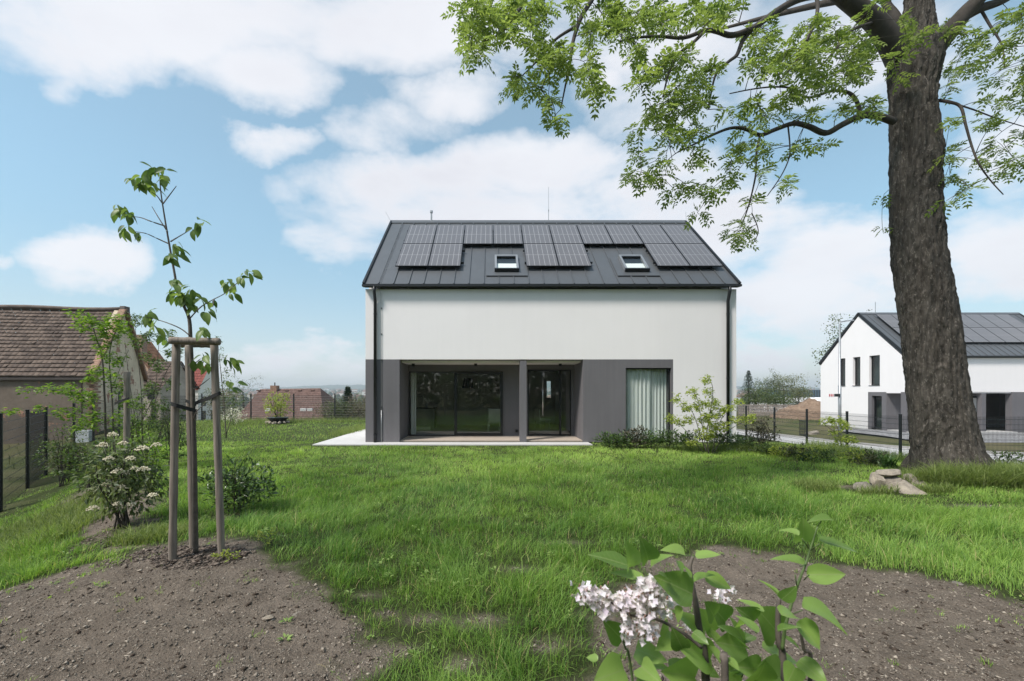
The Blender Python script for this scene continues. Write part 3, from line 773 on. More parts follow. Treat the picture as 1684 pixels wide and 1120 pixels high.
g = MB(); g.box(33.1, 35.3, 29.82, 30.1, 2.45+NZ, 2.64+NZ); g.build('porch_wall', M_GREY, nb)
MB().box(33.25, 33.55, NY+.02, NY+.28, NZ, 2.64+NZ).build('pillar', M_GREY, nb)
MB().box(33.86, 34.16, 29.5, 29.56, NZ+.1, 2.3+NZ).build('side_panel', plain('pale_panel', (.5, .5, .5), .6), nb)
g = MB(); g.box(35.3, NXE, NY, NY+.38, NZ-.6, 2.72+NZ); g.build('grey_wall', M_GREY, nb)
MB().box(NX+.05, 35.3, NY-.3, 29.82, NZ-.7, NZ+.05).build('porch_floor', M_TERR, nb)
for a, b in ((33.12, 34.18), (34.2, 35.28)): glazing(nb, a, b, NZ+.06, NZ+2.44, 29.9, .06, M_NGLASS, 'patio_window')
MB().box(NX+.3, NXE, YB-.3, YB, NZ-.5, 4.86+NZ).build('rear_wall', M_WHITE, nb)
gable_wall('gable', nb, NXE-.3, NXE, NY+.4, YB, 4.86+NZ, 8.46+NZ, NZ-.5)
w = MB(); w.box(NX+.3, NXE-.3, 33.0, 33.1, NZ, 4.8+NZ); w.box(NX+.32, NXE-.3, NY+.4, 33, 2.75+NZ, 2.85+NZ); w.build('partition', M_INNER, nb)
# ------------------------------------------------------------------ plants: helpers
def unit(a): return a/np.maximum(np.linalg.norm(a, axis=-1, keepdims=True), 1e-9)
def leaf_geo(Pb, D, Nn, L, W, droop=.15, fold=.12, quad=False, tint=None):
    """a batch of leaves: base points, directions, normals, lengths, widths"""
    D = unit(D); S = unit(np.cross(D, Nn)); Nn = np.cross(S, D)
    L = np.broadcast_to(np.asarray(L, float), (len(Pb),))[:, None]; W = np.broadcast_to(np.asarray(W, float), (len(Pb),))[:, None]
    l = Pb+D*L*.42+S*W*.5+Nn*W*fold; r = Pb+D*L*.42-S*W*.5+Nn*W*fold
    tip = Pb+D*L-Nn*L*droop
    n = len(Pb); i = np.arange(n)[:, None]
    if quad:
        V = np.stack([Pb, r, tip, l], 1).reshape(-1, 3); T = (i*4+np.array([[0, 1, 2, 0, 2, 3]])).reshape(-1, 3); k = 4
    else:
        mid = Pb+D*L*.52-Nn*L*droop*.3
        V = np.stack([Pb, r, mid, l, tip], 1).reshape(-1, 3); T = (i*5+np.array([[0, 1, 2, 0, 2, 3, 1, 4, 2, 3, 2, 4]])).reshape(-1, 3); k = 5
    if tint is None: tint = rng.random(n)
    return V, T, np.repeat(tint, k)
def join_geo(gs):
    V = []; T = []; C = []; b = 0
    for v, t, c in gs:
        V.append(v); T.append(t+b); C.append(c); b += len(v)
    return np.concatenate(V), np.concatenate(T), np.concatenate(C)
def rand_dirs(n, zlo=-1., zhi=1.):
    z = rng.uniform(zlo, zhi, n); a = rng.uniform(0, 2*np.pi, n); r = np.sqrt(np.maximum(0, 1-z*z))
    return np.stack([r*np.cos(a), r*np.sin(a), z], -1)
class Wood:
    """stems and twigs: polylines that taper, and new twigs that reach from the nearest wood to a spray of leaves"""
    def __init__(s): s.pos = []; s.rad = []; s.mb = MB()
    def limb(s, pts, rads, n=8, wob=0.0):
        path = smooth_path3([tuple(p) for p in pts], 4); R = np.interp(np.linspace(0, 1, len(path)), np.linspace(0, 1, len(rads)), rads)
        if wob: path = [p+Vector(rng.normal(0, wob, 3))*min(1, .5) for p in path]
        s.mb.tube(path, list(R), n)
        s.pos += [np.array(p) for p in path]; s.rad += list(R)
        return path
    def reach(s, targets, r_end=.003, sag=.12, n=4, seg=5, r_max=.03, k=.55, wander=.06):
        A = np.array(s.pos); R = np.array(s.rad); out = []
        targets = np.asarray(targets)
        d0 = np.array([np.min(np.linalg.norm(A-t, axis=1)) for t in targets])
        for t in targets[np.argsort(d0)]:
            d = np.linalg.norm(A-t, axis=1); j = int(np.argmin(d+rng.random(len(d))*.08)); a = A[j]; dist = d[j]
            if dist < .02: out.append((t, np.array([0, 0, 1.]))); continue
            m = (a+t)/2 + rng.normal(0, wander*dist, 3) + np.array([0, 0, sag*dist])
            u = np.linspace(0, 1, seg)[:, None]
            path = (1-u)**2*a+2*u*(1-u)*m+u*u*t
            r0 = min(R[j]*.7, r_max, r_end+k*.02*dist); rr = np.linspace(max(r0, r_end), r_end, seg)
            s.mb.tube([tuple(p) for p in path], list(rr), n, False)
            A = np.concatenate([A, path[1:]]); R = np.concatenate([R, rr[1:]])
            out.append((t, unit(path[-1]-path[-2])))
        s.pos = list(A); s.rad = list(R)
        return out
def smooth_path3(p, k=4):
    p = [Vector(q) for q in p]; out = []
    if len(p) == 2: return [p[0].lerp(p[1], i/k) for i in range(k+1)]
    for i in range(len(p)-1):
        p0, p1, p2, p3 = (p[max(0, min(len(p)-1, i+j))] for j in (-1, 0, 1, 2))
        for s in range(k):
            t = s/k
            out.append(.5*((2*p1)+(p2-p0)*t+(2*p0-5*p1+4*p2-p3)*t*t+(3*p1-p0-3*p2+p3)*t**3))
    return out+[p[-1]]
def cluster_targets(cl, dens, dd=.5):
    """cl: (px, py, rx, ry, d) blobs of foliage -> 3-D points in a blob of real depth"""
    out = []
    for px, py, rx, ry, d in cl:
        n = max(1, int(round(dens*rx*ry*math.pi)))
        a = rng.uniform(0, 2*np.pi, n); r = np.sqrt(rng.random(n))
        dep = d+rng.uniform(-1, 1, n)*dd
        for i in range(n):
            out.append(np.array(P(px+rx*r[i]*math.cos(a[i]), py+ry*r[i]*math.sin(a[i]), dep[i])))
    return np.array(out)

M_BARK = None
def bark_material():
    m, nt, b = nodes('ash_bark')
    v = scaled(nt, (9, 9, 1.9))
    n1 = noise(nt, 1.6, 8, .68, v); n2 = noise(nt, 26, 6, .7); n3 = noise(nt, 1.2, 4)
    c = ramp2(nt, n1, (.032, .028, .024), (.155, .135, .116), .36, .66)
    c = mixc(nt, mathn(nt, 'MULTIPLY', mathn(nt, 'GREATER_THAN', noise(nt, 24, 6, .75, scaled(nt, (1, 1, .40))), .585), .6), c, (.32, .285, .25))
    c = mixc(nt, mathn(nt, 'MULTIPLY', n3, .35), c, (.045, .043, .035))
    nt.links.new(c, b.inputs['Base Color']); b.inputs['Roughness'].default_value = .95; b.inputs['Specular IOR Level'].default_value = .2
    bump(nt, b, mathn(nt, 'ADD', n1, mathn(nt, 'MULTIPLY', n2, .45)), 1.0, .06)
    return m
M_BARK = bark_material()
M_TWIG = plain('twig_bark', (.06, .05, .042), .9, var=.3, scale=8)
M_TWIG2 = plain('young_bark', (.10, .085, .07), .85, var=.3, scale=20)

# ------------------------------------------------------------------ the old ash
TD = 8.2
ash = empty('ash_tree', (8.65, TD, .05), 'big old ash tree with a thick rough trunk and feathery young leaves', 'tree')
def build_ash():
    prof = [(800,1490,1668),(775,1496,1648),(755,1498,1629),(739,1498,1616),(700,1495,1603),(681,1494,1599),(640,1490,1591),(595,1486,1583),(537,1481,1575),(480,1474.5,1566),(420,1467,1555),(360,1464.5,1550),
            (300,1463,1548),(255,1463.5,1551),(220,1463,1546),(190,1462,1542),(150,1460,1542),(110,1457,1551),(85,1459,1548),(60,1472,1540),(30,1484,1536),(0,1487,1533),(-60,1491,1529),(-160,1500,1530),(-300,1510,1534),(-460,1522,1538)]
    ys = np.array([p[0] for p in prof][::-1], float); Lp = np.array([p[1] for p in prof][::-1], float); Rp = np.array([p[2] for p in prof][::-1], float)
    yy = np.concatenate([np.arange(800, -60, -2.6), np.arange(-60, -461, -20)]); n = 132
    V = []
    aa = np.arange(n)*2*np.pi/n; ca, sa = np.cos(aa), np.sin(aa)
    for y in yy:
        l, r = np.interp(y, ys, Lp), np.interp(y, ys, Rp)
        c = P((l+r)/2, y, TD); rad = (r-l)/2/F*TD*.705
        zz = np.full(n, c.z); wx = 1.1*(vnoise(ca*2+9, sa*2+zz*1.1, 3)-.5)
        r1 = 1-np.abs(2*vnoise(20+(aa+wx)*7.0*n/(n), zz*1.5+4*wx, 1)-1); r2 = 1-np.abs(2*vnoise(ca*13+40, sa*13+zz*6, 2)-1)
        wob = .65*r1+.35*r2+.25*vnoise(ca*30+60, sa*30+zz*16, 4)
        for k in range(n):
            a = 2*math.pi*k/n
            z = c.z; w = wob[k]
            # furrowed bark: interlacing ridges
            q = rad*(1+.03*math.sin(2*a+z*.8)+.02*math.sin(3*a-z))+.075*(float(w)-.65)
            if z < .7: q *= 1+.34*max(0, math.cos(3*a+.6))**2*((.7-z)/.7)**1.5+.10*max(0, math.cos(5*a+2))*((.7-z)/.7)**2
            V.append((c.x+q*math.cos(a), c.y+q*math.sin(a), z))
    m = len(yy); i = np.arange(m-1)[:, None]*n; k = np.arange(n)[None]
    T = np.stack([i+k, i+(k+1) % n, i+n+(k+1) % n, i+n+k], -1).reshape(-1, 4)
    np_obj('trunk', np.array(V), T, M_BARK, ash, smooth=True, sizes=4)
    W = Wood()
    s = TD/F
    def br(pts, w0, w1, n=8):   # (px, py, d) with widths in pixels at the trunk's distance
        return W.limb([P(*p) for p in pts], np.linspace(w0, w1, len(pts))*s/2*(.64 if w0 > 9 else .85), n)
    limbs = [([(1478,95,8.2),(1462,66,8.1),(1440,36,8.0),(1410,12,7.9),(1378,-12,7.8),(1330,-55,7.6),(1250,-110,7.2),(1150,-160,6.8),(1040,-190,6.4)], 56, 14),
             ([(1490,60,8.3),(1470,25,8.4),(1455,0,8.5),(1440,-70,8.7),(1420,-180,9.0),(1380,-320,9.2)], 26, 8),
             ([(1525,100,8.2),(1550,66,8.2),(1585,24,8.1),(1612,-4,8.0),(1660,-60,7.9),(1740,-160,7.7),(1840,-300,7.6)], 50, 12),
             ([(1578,32,8.1),(1612,14,8.1),(1645,3,8.2),(1680,-14,8.3),(1760,-40,8.5),(1880,-90,8.8)], 24, 8),
             ([(1470,200,8.0),(1440,190,7.9),(1415,191,7.8),(1385,205,7.7),(1358,219,7.6),(1330,208,7.5),(1305,203,7.4),(1275,213,7.3),(1250,222,7.2),(1225,212,7.1),(1200,211,7.0),(1165,225,6.9),(1148,234,6.8),(1115,250,6.7)], 17, 3),
             ([(1415,191,7.8),(1411,172,7.8),(1402,157,7.8),(1388,150,7.8),(1366,150,7.75),(1335,160,7.7),(1318,157,7.7),(1300,145,7.6),(1270,143,7.5),(1235,147,7.4),(1200,154,7.3)], 10, 2.5),
             ([(1250,222,7.2),(1244,250,7.1),(1243,285,7.0),(1236,320,6.95),(1228,348,6.9),(1218,375,6.85)], 4, 1.6),
             ([(1236,350,6.9),(1243,365,6.9),(1247,382,6.9),(1240,398,6.9)], 2, 1.2),
             ([(1296,208,7.4),(1299,240,7.3),(1297,262,7.2),(1284,290,7.1),(1262,322,7.0)], 3, 1.4),
             ([(1378,-12,7.8),(1340,-8,7.6),(1310,0,7.4),(1275,20,7.2),(1240,45,7.0),(1205,58,6.9),(1180,52,6.8),(1160,50,6.7),(1125,62,6.6),(1085,60,6.5),(1045,62,6.4),(1020,68,6.3)], 18, 3),
             ([(1240,45,7.0),(1222,66,7.0),(1212,90,6.9),(1200,100,6.85),(1180,118,6.8),(1172,140,6.7),(1165,180,6.6)], 8, 2),
             ([(1160,50,6.7),(1140,70,6.6),(1115,90,6.5),(1100,120,6.4),(1090,160,6.3)], 6, 2),
             ([(1040,-190,6.4),(1010,-90,6.3),(978,-10,6.2),(955,30,6.1),(942,70,6.05),(938,100,6.0),(930,140,6.0),(922,180,5.9)], 13, 1.8),
             ([(950,42,6.1),(920,60,6.0),(898,80,5.95),(880,104,5.9),(858,125,5.9)], 5, 1.5),
             ([(938,95,6.0),(915,108,5.95),(900,125,5.9),(890,148,5.9)], 4, 1.4),
             ([(1010,-90,6.3),(930,-60,6.0),(875,-15,5.8),(845,30,5.7),(818,58,5.65),(795,68,5.6)], 8, 1.6),
             ([(875,-15,5.8),(873,20,5.75),(871,46,5.7)], 3, 1.5), ([(930,-60,6),(840,-30,5.8),(790,5,5.7),(772,30,5.65)], 5, 1.5),
             ([(1543,165,8.2),(1562,168,8.0),(1580,176,7.9),(1588,205,7.8),(1598,240,7.7),(1610,270,7.6),(1630,298,7.6),(1650,320,7.5)], 6, 1.5),
             ([(1562,168,8.0),(1600,180,7.9),(1640,195,7.8),(1690,210,7.8)], 3.5, 1.4),
             ([(1612,14,8.1),(1630,45,8.0),(1648,75,7.9),(1652,112,7.8)], 5, 1.6),
             ([(1740,-160,7.7),(1730,-40,7.5),(1705,40,7.4),(1690,100,7.3)], 9, 2),
             ([(1330,-55,7.6),(1345,10,7.2),(1330,60,7.0),(1310,100,6.9),(1285,130,6.8)], 8, 2), ([(1440,36,8.0),(1400,50,7.6),(1375,80,7.3),(1350,110,7.2)], 7, 2),
             ([(1520,-200,8.3),(1600,-300,8.6),(1700,-420,8.9)], 22, 8), ([(1515,-160,8.2),(1430,-300,8.0),(1330,-430,7.6)], 20, 7)]
    for p, a, b in limbs: br(p, a, b, 10 if a > 14 else 6)
    W.limb([(9.0, 8.4, 9.8), (8.6, 10.2, 11.2), (8.0, 12, 12.4), (7.2, 13.4, 13.2)], [.12, .09, .06, .03])
    W.limb([(8.9, 8.2, 9.4), (9.4, 6.6, 10.6), (10.0, 4.8, 11.6), (10.6, 3.2, 12)], [.12, .09, .06, .03])
    cl = [(768,28,18,16,5.65),(800,14,32,16,5.7),(787,70,20,22,5.6),(850,18,38,18,5.8),(838,50,24,14,5.7),(890,22,16,22,5.9),(880,65,18,14,5.9),(905,95,38,20,5.9),(850,128,22,14,5.9),(885,148,26,10,5.9),
          (972,60,20,16,6.1),(962,112,18,20,6.0),(975,143,14,14,6.0),(912,165,16,10,5.9),(915,197,14,12,5.9),(945,12,22,12,6.1),(800,50,14,12,5.65),(1010,22,30,20,6.3),(1030,50,22,18,6.4),(1062,18,28,16,6.5),(1052,75,16,13,6.4),(1098,38,28,18,6.5),(1148,28,30,22,6.6),
          (1190,18,20,18,6.8),(1120,92,26,16,6.5),(1090,112,22,20,6.4),(1055,135,14,14,6.3),(1130,132,22,16,6.6),(1172,112,16,12,6.8),(1105,170,32,22,6.4),(1150,165,18,18,6.6),(1075,185,18,12,6.4),(1043,215,11,13,6.5),(1100,220,22,14,6.5),
          (1142,212,20,12,6.6),(1052,255,12,9,6.6),(1092,262,18,10,6.6),(1048,287,16,12,6.6),(1085,290,18,9,6.7),(1142,255,15,12,6.8),(1120,308,18,11,6.7),(1165,310,20,10,6.8),(1195,292,14,11,6.9),(1150,350,11,8,6.8),(1212,382,20,13,6.9),(1240,352,7,8,6.9),(1196,180,11,9,6.7),
          (1250,55,26,22,7.0),(1300,85,28,22,7.0),(1340,45,26,26,7.2),(1385,62,28,26,7.4),(1420,75,22,22,7.8),(1290,115,24,16,6.9),(1248,112,22,17,6.9),(1335,100,26,20,7.1),(1400,108,32,24,7.5),(1360,132,26,14,7.4),(1300,152,28,16,7.3),(1238,172,18,13,7.0),(1268,187,22,12,7.2),
          (1225,205,14,10,7.0),(1320,188,22,10,7.3),(1432,175,18,18,7.8),(1382,178,18,12,7.6),(1350,238,16,6,7.3),(1302,243,14,10,7.2),(1252,243,18,13,7.1),(1222,232,14,10,7.0),(1214,262,14,11,6.9),(1252,285,12,8,7.0),(1293,305,18,9,7.0),(1238,330,13,7,6.9),(1218,372,14,10,6.85),(1222,395,10,6,6.8),
          (1440,8,10,8,7.6),(1475,32,10,8,7.5),(1500,55,20,11,7.4),(1470,95,17,10,7.4),(1478,124,15,5,7.4),(1454,318,5,5,8.0),(1454,375,5,6,8.0),
          (1572,40,16,22,8.0),(1600,62,22,16,8.0),(1562,110,14,12,8.2),(1592,110,22,10,8.0),(1640,80,22,13,7.9),(1676,110,13,13,7.6),(1630,130,18,7,7.9),(1620,165,18,8,7.9),(1650,170,14,7,7.8),(1560,145,12,7,8.1),(1637,200,20,11,7.8),(1680,222,12,8,7.7),(1562,203,12,10,8.0),
          (1562,255,16,13,7.9),(1600,262,14,9,7.7),(1640,240,20,11,7.7),(1676,260,12,13,7.6),(1565,292,13,11,7.9),(1592,312,14,9,7.7),(1650,280,18,9,7.6),(1560,330,10,8,7.9),(1670,30,18,18,7.6),(1682,55,12,12,7.5),(1700,140,18,60,7.5)]
    tg = cluster_targets([(a, b, c*.84, e*.84, d) for a, b, c, e, d in cl], 1/92., .65)
    # the rest of the crown, above and beside the picture
    n = 900
    q = rand_dirs(n)*(rng.random((n, 1))**.4)*np.array([8.3, 6.0, 5.2])+np.array([8.2, 8.4, 12.6])
    px = CX+F*q[:, 0]/np.maximum(q[:, 1], .5); py = CY-F*(q[:, 2]-EYE)/np.maximum(q[:, 1], .5)
    q = q[((py < -25) | (px > 1740) | (px < -50)) & (q[:, 1] > 2.2)]
    ends = W.reach(np.concatenate([tg, q]), r_end=.0042, sag=.10, n=4, seg=5, r_max=.03)
    W.mb.build('branch', M_TWIG, ash, True)
    # feathered leaves
    B = []; D = []
    for t, d in ends:
        k = rng.integers(4, 7)
        dd = unit(rand_dirs(k, -.5, .6)+.55*d[None])
        B.append(t[None]+rng.normal(0, .018, (k, 3))); D.append(dd)
    B = np.concatenate(B); D = np.concatenate(D); n = len(B)
    ln = rng.uniform(.12, .23, n)[:, None]
    up = unit(np.array([[0, 0, 1.]])+rng.normal(0, .35, (n, 3))); S = unit(np.cross(D, up)); Nn = np.cross(S, D)
    tn = np.clip(rng.normal(.5, .22, n), 0, 1)
    gs = []
    for f in (.3, .52, .74, .93):
        base = B+D*ln*f-np.array([0, 0, 1.])*ln*.45*f*f
        for sg in (-1, 1):
            gs.append(leaf_geo(base, D*.55+S*sg*.85+rng.normal(0, .1, (n, 3)), Nn, ln[:, 0]*.42*(1.0 if f < .9 else .85), ln[:, 0]*.175, .2, .1, True, tn))
    gs.append(leaf_geo(B+D*ln*.95-np.array([0, 0, 1.])*ln*.28, D-np.array([0, 0, .3]), Nn, ln[:, 0]*.44, ln[:, 0]*.185, .2, .1, True, tn))
    V, T, C = join_geo(gs)
    np_obj('crown', V, T, leafmat('ash_leaf', (.095, .15, .036), (.30, .365, .115), .44), ash, tint=C)
build_ash()

# ------------------------------------------------------------------ lawn
def grass_geo(x, y, h, w, ang, bend, seg):
    n = len(x); z = gz(x, y)-.01
    near = (y < 15) & (np.abs(x) < 14)
    z = z + (fbm(x*.9, y*.9, 4)-.5)*.05*near*(y < 12.2)
    base = np.stack([x, y, z], -1)
    dirv = np.stack([np.cos(ang), np.sin(ang), np.zeros(n)], -1)
    wa = ang+np.pi/2+rng.normal(0, .5, n); sv = np.stack([np.cos(wa), np.sin(wa), np.zeros(n)], -1)
    V = []
    for i in range(seg):
        t = i/seg
        c = base+dirv*(bend*h*t**2)[:, None]+np.array([0, 0, 1.])*(h*(t-.35*np.minimum(bend, 1.2)*t*t))[:, None]
        ww = (w*(1-.55*t))[:, None]*.5
        V += [c-sv*ww, c+sv*ww]
    t = 1.0
    V.append(base+dirv*(bend*h)[:, None]+np.array([0, 0, 1.])*(h*(1-.35*np.minimum(bend, 1.2)))[:, None])
    k = 2*seg+1
    V = np.stack(V, 1).reshape(-1, 3)
    idx = []
    for i in range(seg-1): idx += [2*i, 2*i+1, 2*i+3, 2*i, 2*i+3, 2*i+2]
    idx += [2*seg-2, 2*seg-1, 2*seg]
    T = (np.arange(n)[:, None]*k+np.array(idx)[None]).reshape(-1, 3)
    return V, T, k
M_GRASS = leafmat('lawn_blades', (.070, .172, .032), (.385, .54, .118), .38, .5, .3)
_r = [n for n in M_GRASS.node_tree.nodes if n.type == 'VALTORGB'][0].color_ramp
_r.elements[1].position = .90
_e = _r.elements.new(.97); _e.color = (.52, .44, .22, 1)        # dead straw
def blocked(x, y):
    b = (x > -5.68) & (x < 3.28) & (y > 13.1)          # terrace and house
    b |= (x > -4.3) & (x < 8.3) & (y > 13.7)
    b |= np.hypot(x-8.7, y-8.2) < .62
    b |= np.hypot((x-6.72)/.72, (y-7.08)/.33) < 1
    b |= (x > 16.6) | (x+.78*y+3.4 < -.15)
    return b
def build_lawn():
    gs = []; total = 0
    def blades(x, y, seg, ang=None, hs=1.0, sparse=False):
        keep = ~blocked(x, y)
        sd = soil_sd(x, y)
        if not sparse: keep &= rng.random(len(x)) < sstep(-.10, .42, sd)*(.35+.65*sstep(.30, .48, fbm(x*4.5, y*4.5, 1)))
        x, y, sd = x[keep], y[keep], sd[keep]
        d = np.hypot(x, y)
        hp = fbm(x*.7+9, y*.7, 3); hq = fbm(x*2.6, y*2.6, 6)
        h = np.interp(d, [1, 5, 9, 13, 30], [.185, .165, .13, .095, .14])*np.maximum(.25, -.05+1.05*hp+1.0*(hq-.12))*(.45+.55*sstep(-.05, .5, sd))*rng.uniform(.55, 1.15, len(x))*hs
        h *= np.interp(np.abs(y-13.1), [0, .6], [.6, 1])*(1-.6*np.exp(-((x-6.6)**2/.9+(y-6.55)**2/.12)))
        w = np.interp(d, [1, 4, 8, 13, 28], [.0036, .0042, .0058, .0085, .018])*rng.uniform(.7, 1.25, len(x))
        a = rng.uniform(0, 2*np.pi, len(x)) if ang is None else ang[keep]
        # the blades of a patch lean more or less the same way
        lean = 6.28*fbm(x*.5, y*.5, 7)*2; a = np.where(rng.random(len(x)) < .45, lean+rng.normal(0, .6, len(x)), a)
        bend = np.abs(rng.normal(.62, .38, len(x)))
        V, T, k = grass_geo(x, y, h, w, a, bend, seg)
        pt = fbm(x*.33+3, y*.33, 2)*.9+fbm(x*1.7, y*1.7, 5)*.5
        near_house = .20*sstep(8, 12, d)
        tint = np.clip((pt-.70)*.95+.46+near_house+rng.normal(0, .16, len(x)), 0, .9); tint = np.where(rng.random(len(x)) < .035, 1.0, tint)
        gs.append((V, T, np.repeat(tint, k)))
    def scatter(n, d0, d1, p, u=1.42):
        t = rng.random(n); e = 1-p
        d = (d0**e+(d1**e-d0**e)*t)**(1/e); a = rng.uniform(-u, u, n)
        return a*d, d
    x, y = scatter(135000, 1.5, 5.5, .35); blades(x, y, 3)
    x, y = scatter(300000, 5.5, 14, .75); blades(x, y, 2)
    x, y = scatter(70000, 13, 26, .9); m = x < -3; blades(x[m], y[m], 2); 
    # tufts
    def tufts(n, d0, d1, p, per, spread, hs, seg):
        cx, cy = scatter(n, d0, d1, p); sd = soil_sd(cx, cy); m = sd > -.12+.3*rng.random(n); cx, cy = cx[m], cy[m]
        a = rng.uniform(0, 2*np.pi, (len(cx), per)); r = np.sqrt(rng.random((len(cx), per)))*spread*rng.uniform(.5, 1.3, (len(cx), 1))
        x = (cx[:, None]+r*np.cos(a)).ravel(); y = (cy[:, None]+r*np.sin(a)).ravel()
        keep = rng.random(len(x)) < 2
        blades(x, y, seg, ang=a.ravel()+rng.normal(0, .4, a.size), hs=hs)
    tufts(900, 1.7, 6, .3, 46, .10, 1.55, 3)
    tufts(1700, 5, 13, .7, 30, .13, 1.5, 2)
    # lone tufts out on the soil
    cx, cy = scatter(1500, 1.8, 5.2, .4); s = soil_sd(cx, cy); far = rng.random(1500)
    m = (s < .1) & (((fbm(cx*1.1+4, cy*1.1, 1) > .56) & (far < .4)) | (far < np.exp(-np.abs(s)/.22)*.8)); cx, cy = cx[m], cy[m]
    a = rng.uniform(0, 6.28, (len(cx), 16)); r = np.sqrt(rng.random((len(cx), 16)))*.045*rng.uniform(.4, 1.3, (len(cx), 1))
    blades((cx[:, None]+r*np.cos(a)).ravel(), (cy[:, None]+r*np.sin(a)).ravel(), 2, ang=a.ravel(), hs=.55, sparse=True)
    V, T, C = join_geo(gs)
    o = np_obj('lawn_grass', V, T, M_GRASS, tint=C); tag(o, 'long uneven green lawn grass growing in front of the house', 'grass', kind='stuff')
    # tall grass round the foot of the ash and along the beds
    gs.clear()
    def tall(cx, cy, rx, ry, n, h, bend=.6):
        a = rng.uniform(0, 2*np.pi, n); r = np.sqrt(rng.random(n)); x = cx+rx*r*np.cos(a); y = cy+ry*r*np.sin(a)
        m = np.hypot(x-8.7, y-8.2) > .66; x, y = x[m], y[m]
        hh = h*rng.uniform(.5, 1.15, len(x)); V, T, k = grass_geo(x, y, hh, np.full(len(x), .008), rng.uniform(0, 6.28, len(x)), np.abs(rng.normal(bend, .3, len(x))), 3)
        gs.append((V, T, np.repeat(np.clip(rng.normal(.45, .22, len(x)), 0, 1), k)))
    tall(8.75, 7.3, 1.15, .38, 5200, .46, .75); tall(7.35, 7.42, .5, .12, 700, .3); tall(6.3, 6.85, .35, .1, 400, .2); tall(7.3, 6.85, .3, .12, 400, .22); tall(9.6, 7.5, 1.0, .6, 4000, .36); tall(7.75, 7.55, .32, .25, 900, .28); tall(5.55, 7.2, .35, .3, 1000, .26)
    tall(10.6, 9.2, 1.3, 1.2, 2500, .38); tall(9.6, 11.5, 2.2, .8, 3200, .34); tall(7.0, 11.9, 1.6, .35, 2600, .32); tall(12.0, 13.0, 2.0, 1.4, 3000, .36)
    tall(-6.2, 5.6, .9, .7, 2500, .24); tall(-7.0, 6.8, 1.2, .6, 2500, .26); tall(-3.8, 4.75, .5, .25, 1200, .2)
    tall(-10.8, 23.5, 5, 1.2, 3000, .35); tall(-5.9, 18, .5, 2.4, 1500, .3); tall(-13.5, 20, 2.5, 3, 2500, .35)
    V, T, C = join_geo(gs)
    tag(np_obj('tall_grass', V, T, leafmat('tall_blades', (.07, .12, .025), (.32, .37, .12), .35, .5, .3), tint=C), 'tall pale grass round the foot of the ash and along the beds', 'grass', kind='stuff')
    # thin growth beyond the fences
    gs.clear()
    n = 26000; x = rng.uniform(-45, 45, n); y = rng.uniform(14, 62, n)
    side = x+.78*y+3.4
    m = ((y > 25.2) | (x > 17.3) | (side < -.5)) & ~((x > 22.5) & (x < 45) & (y > 20) & (y < 37)); x, y = x[m], y[m]
    rp = np.array(RP); dr = np.min(np.hypot(x[:, None]-rp[None, :, 0], y[:, None]-rp[None, :, 1]), 1); m = dr > 2.9; x, y = x[m], y[m]
    V, T, k = grass_geo(x, y, rng.uniform(.12, .4, len(x)), np.full(len(x), .03), rng.uniform(0, 6.28, len(x)), np.abs(rng.normal(.5, .3, len(x))), 2)
    tag(np_obj('meadow_grass', V, T, leafmat('meadow_blades', (.06, .085, .025), (.26, .24, .12), .3, .6, .2), tint=np.repeat(rng.random(len(x)), k)), 'rough dry meadow grass beyond the garden fences', 'grass', kind='stuff')
build_lawn()
def build_weeds():
    """clover, plantain and dandelion rosettes among the blades and out on the soil"""
    t = rng.random(900); d = 1.9+9*t**1.6; x = rng.uniform(-1.3, 1.3, 900)*d
    m = ~blocked(x, d) & (fbm(x*1.3+7, d*1.3, 5) > .47) & ((soil_sd(x, d) > .05) | (rng.random(900) < .10)); x, d = x[m], d[m]; n = len(x); k = 9
    a = rng.uniform(0, 6.28, (n, k)); h = np.where(soil_sd(x, d) > .1, .09, .015)[:, None]
    z = gz(x, d)+(fbm(x*.9, d*.9, 4)-.5)*.05
    B = np.stack([x[:, None]+.012*np.cos(a), d[:, None]+.012*np.sin(a), z[:, None]+h*rng.uniform(.5, 1.1, (n, k))], -1).reshape(-1, 3)
    D = np.stack([np.cos(a), np.sin(a), rng.uniform(.05, .8, (n, k))], -1).reshape(-1, 3)
    V, T, C = leaf_geo(B, D, unit(np.array([[0, 0, 1.]])+rng.normal(0, .2, (n*k, 3))), np.repeat(rng.uniform(.018, .052, n), k), np.repeat(rng.uniform(.010, .022, n), k), .2, .1)
    tag(np_obj('lawn_weeds', V, T, leafmat('weed_leaf', (.11, .19, .045), (.30, .40, .12), .3, .45, .3), tint=C), 'small broad-leaved weeds scattered through the lawn and soil', 'weeds', kind='stuff')
build_weeds()

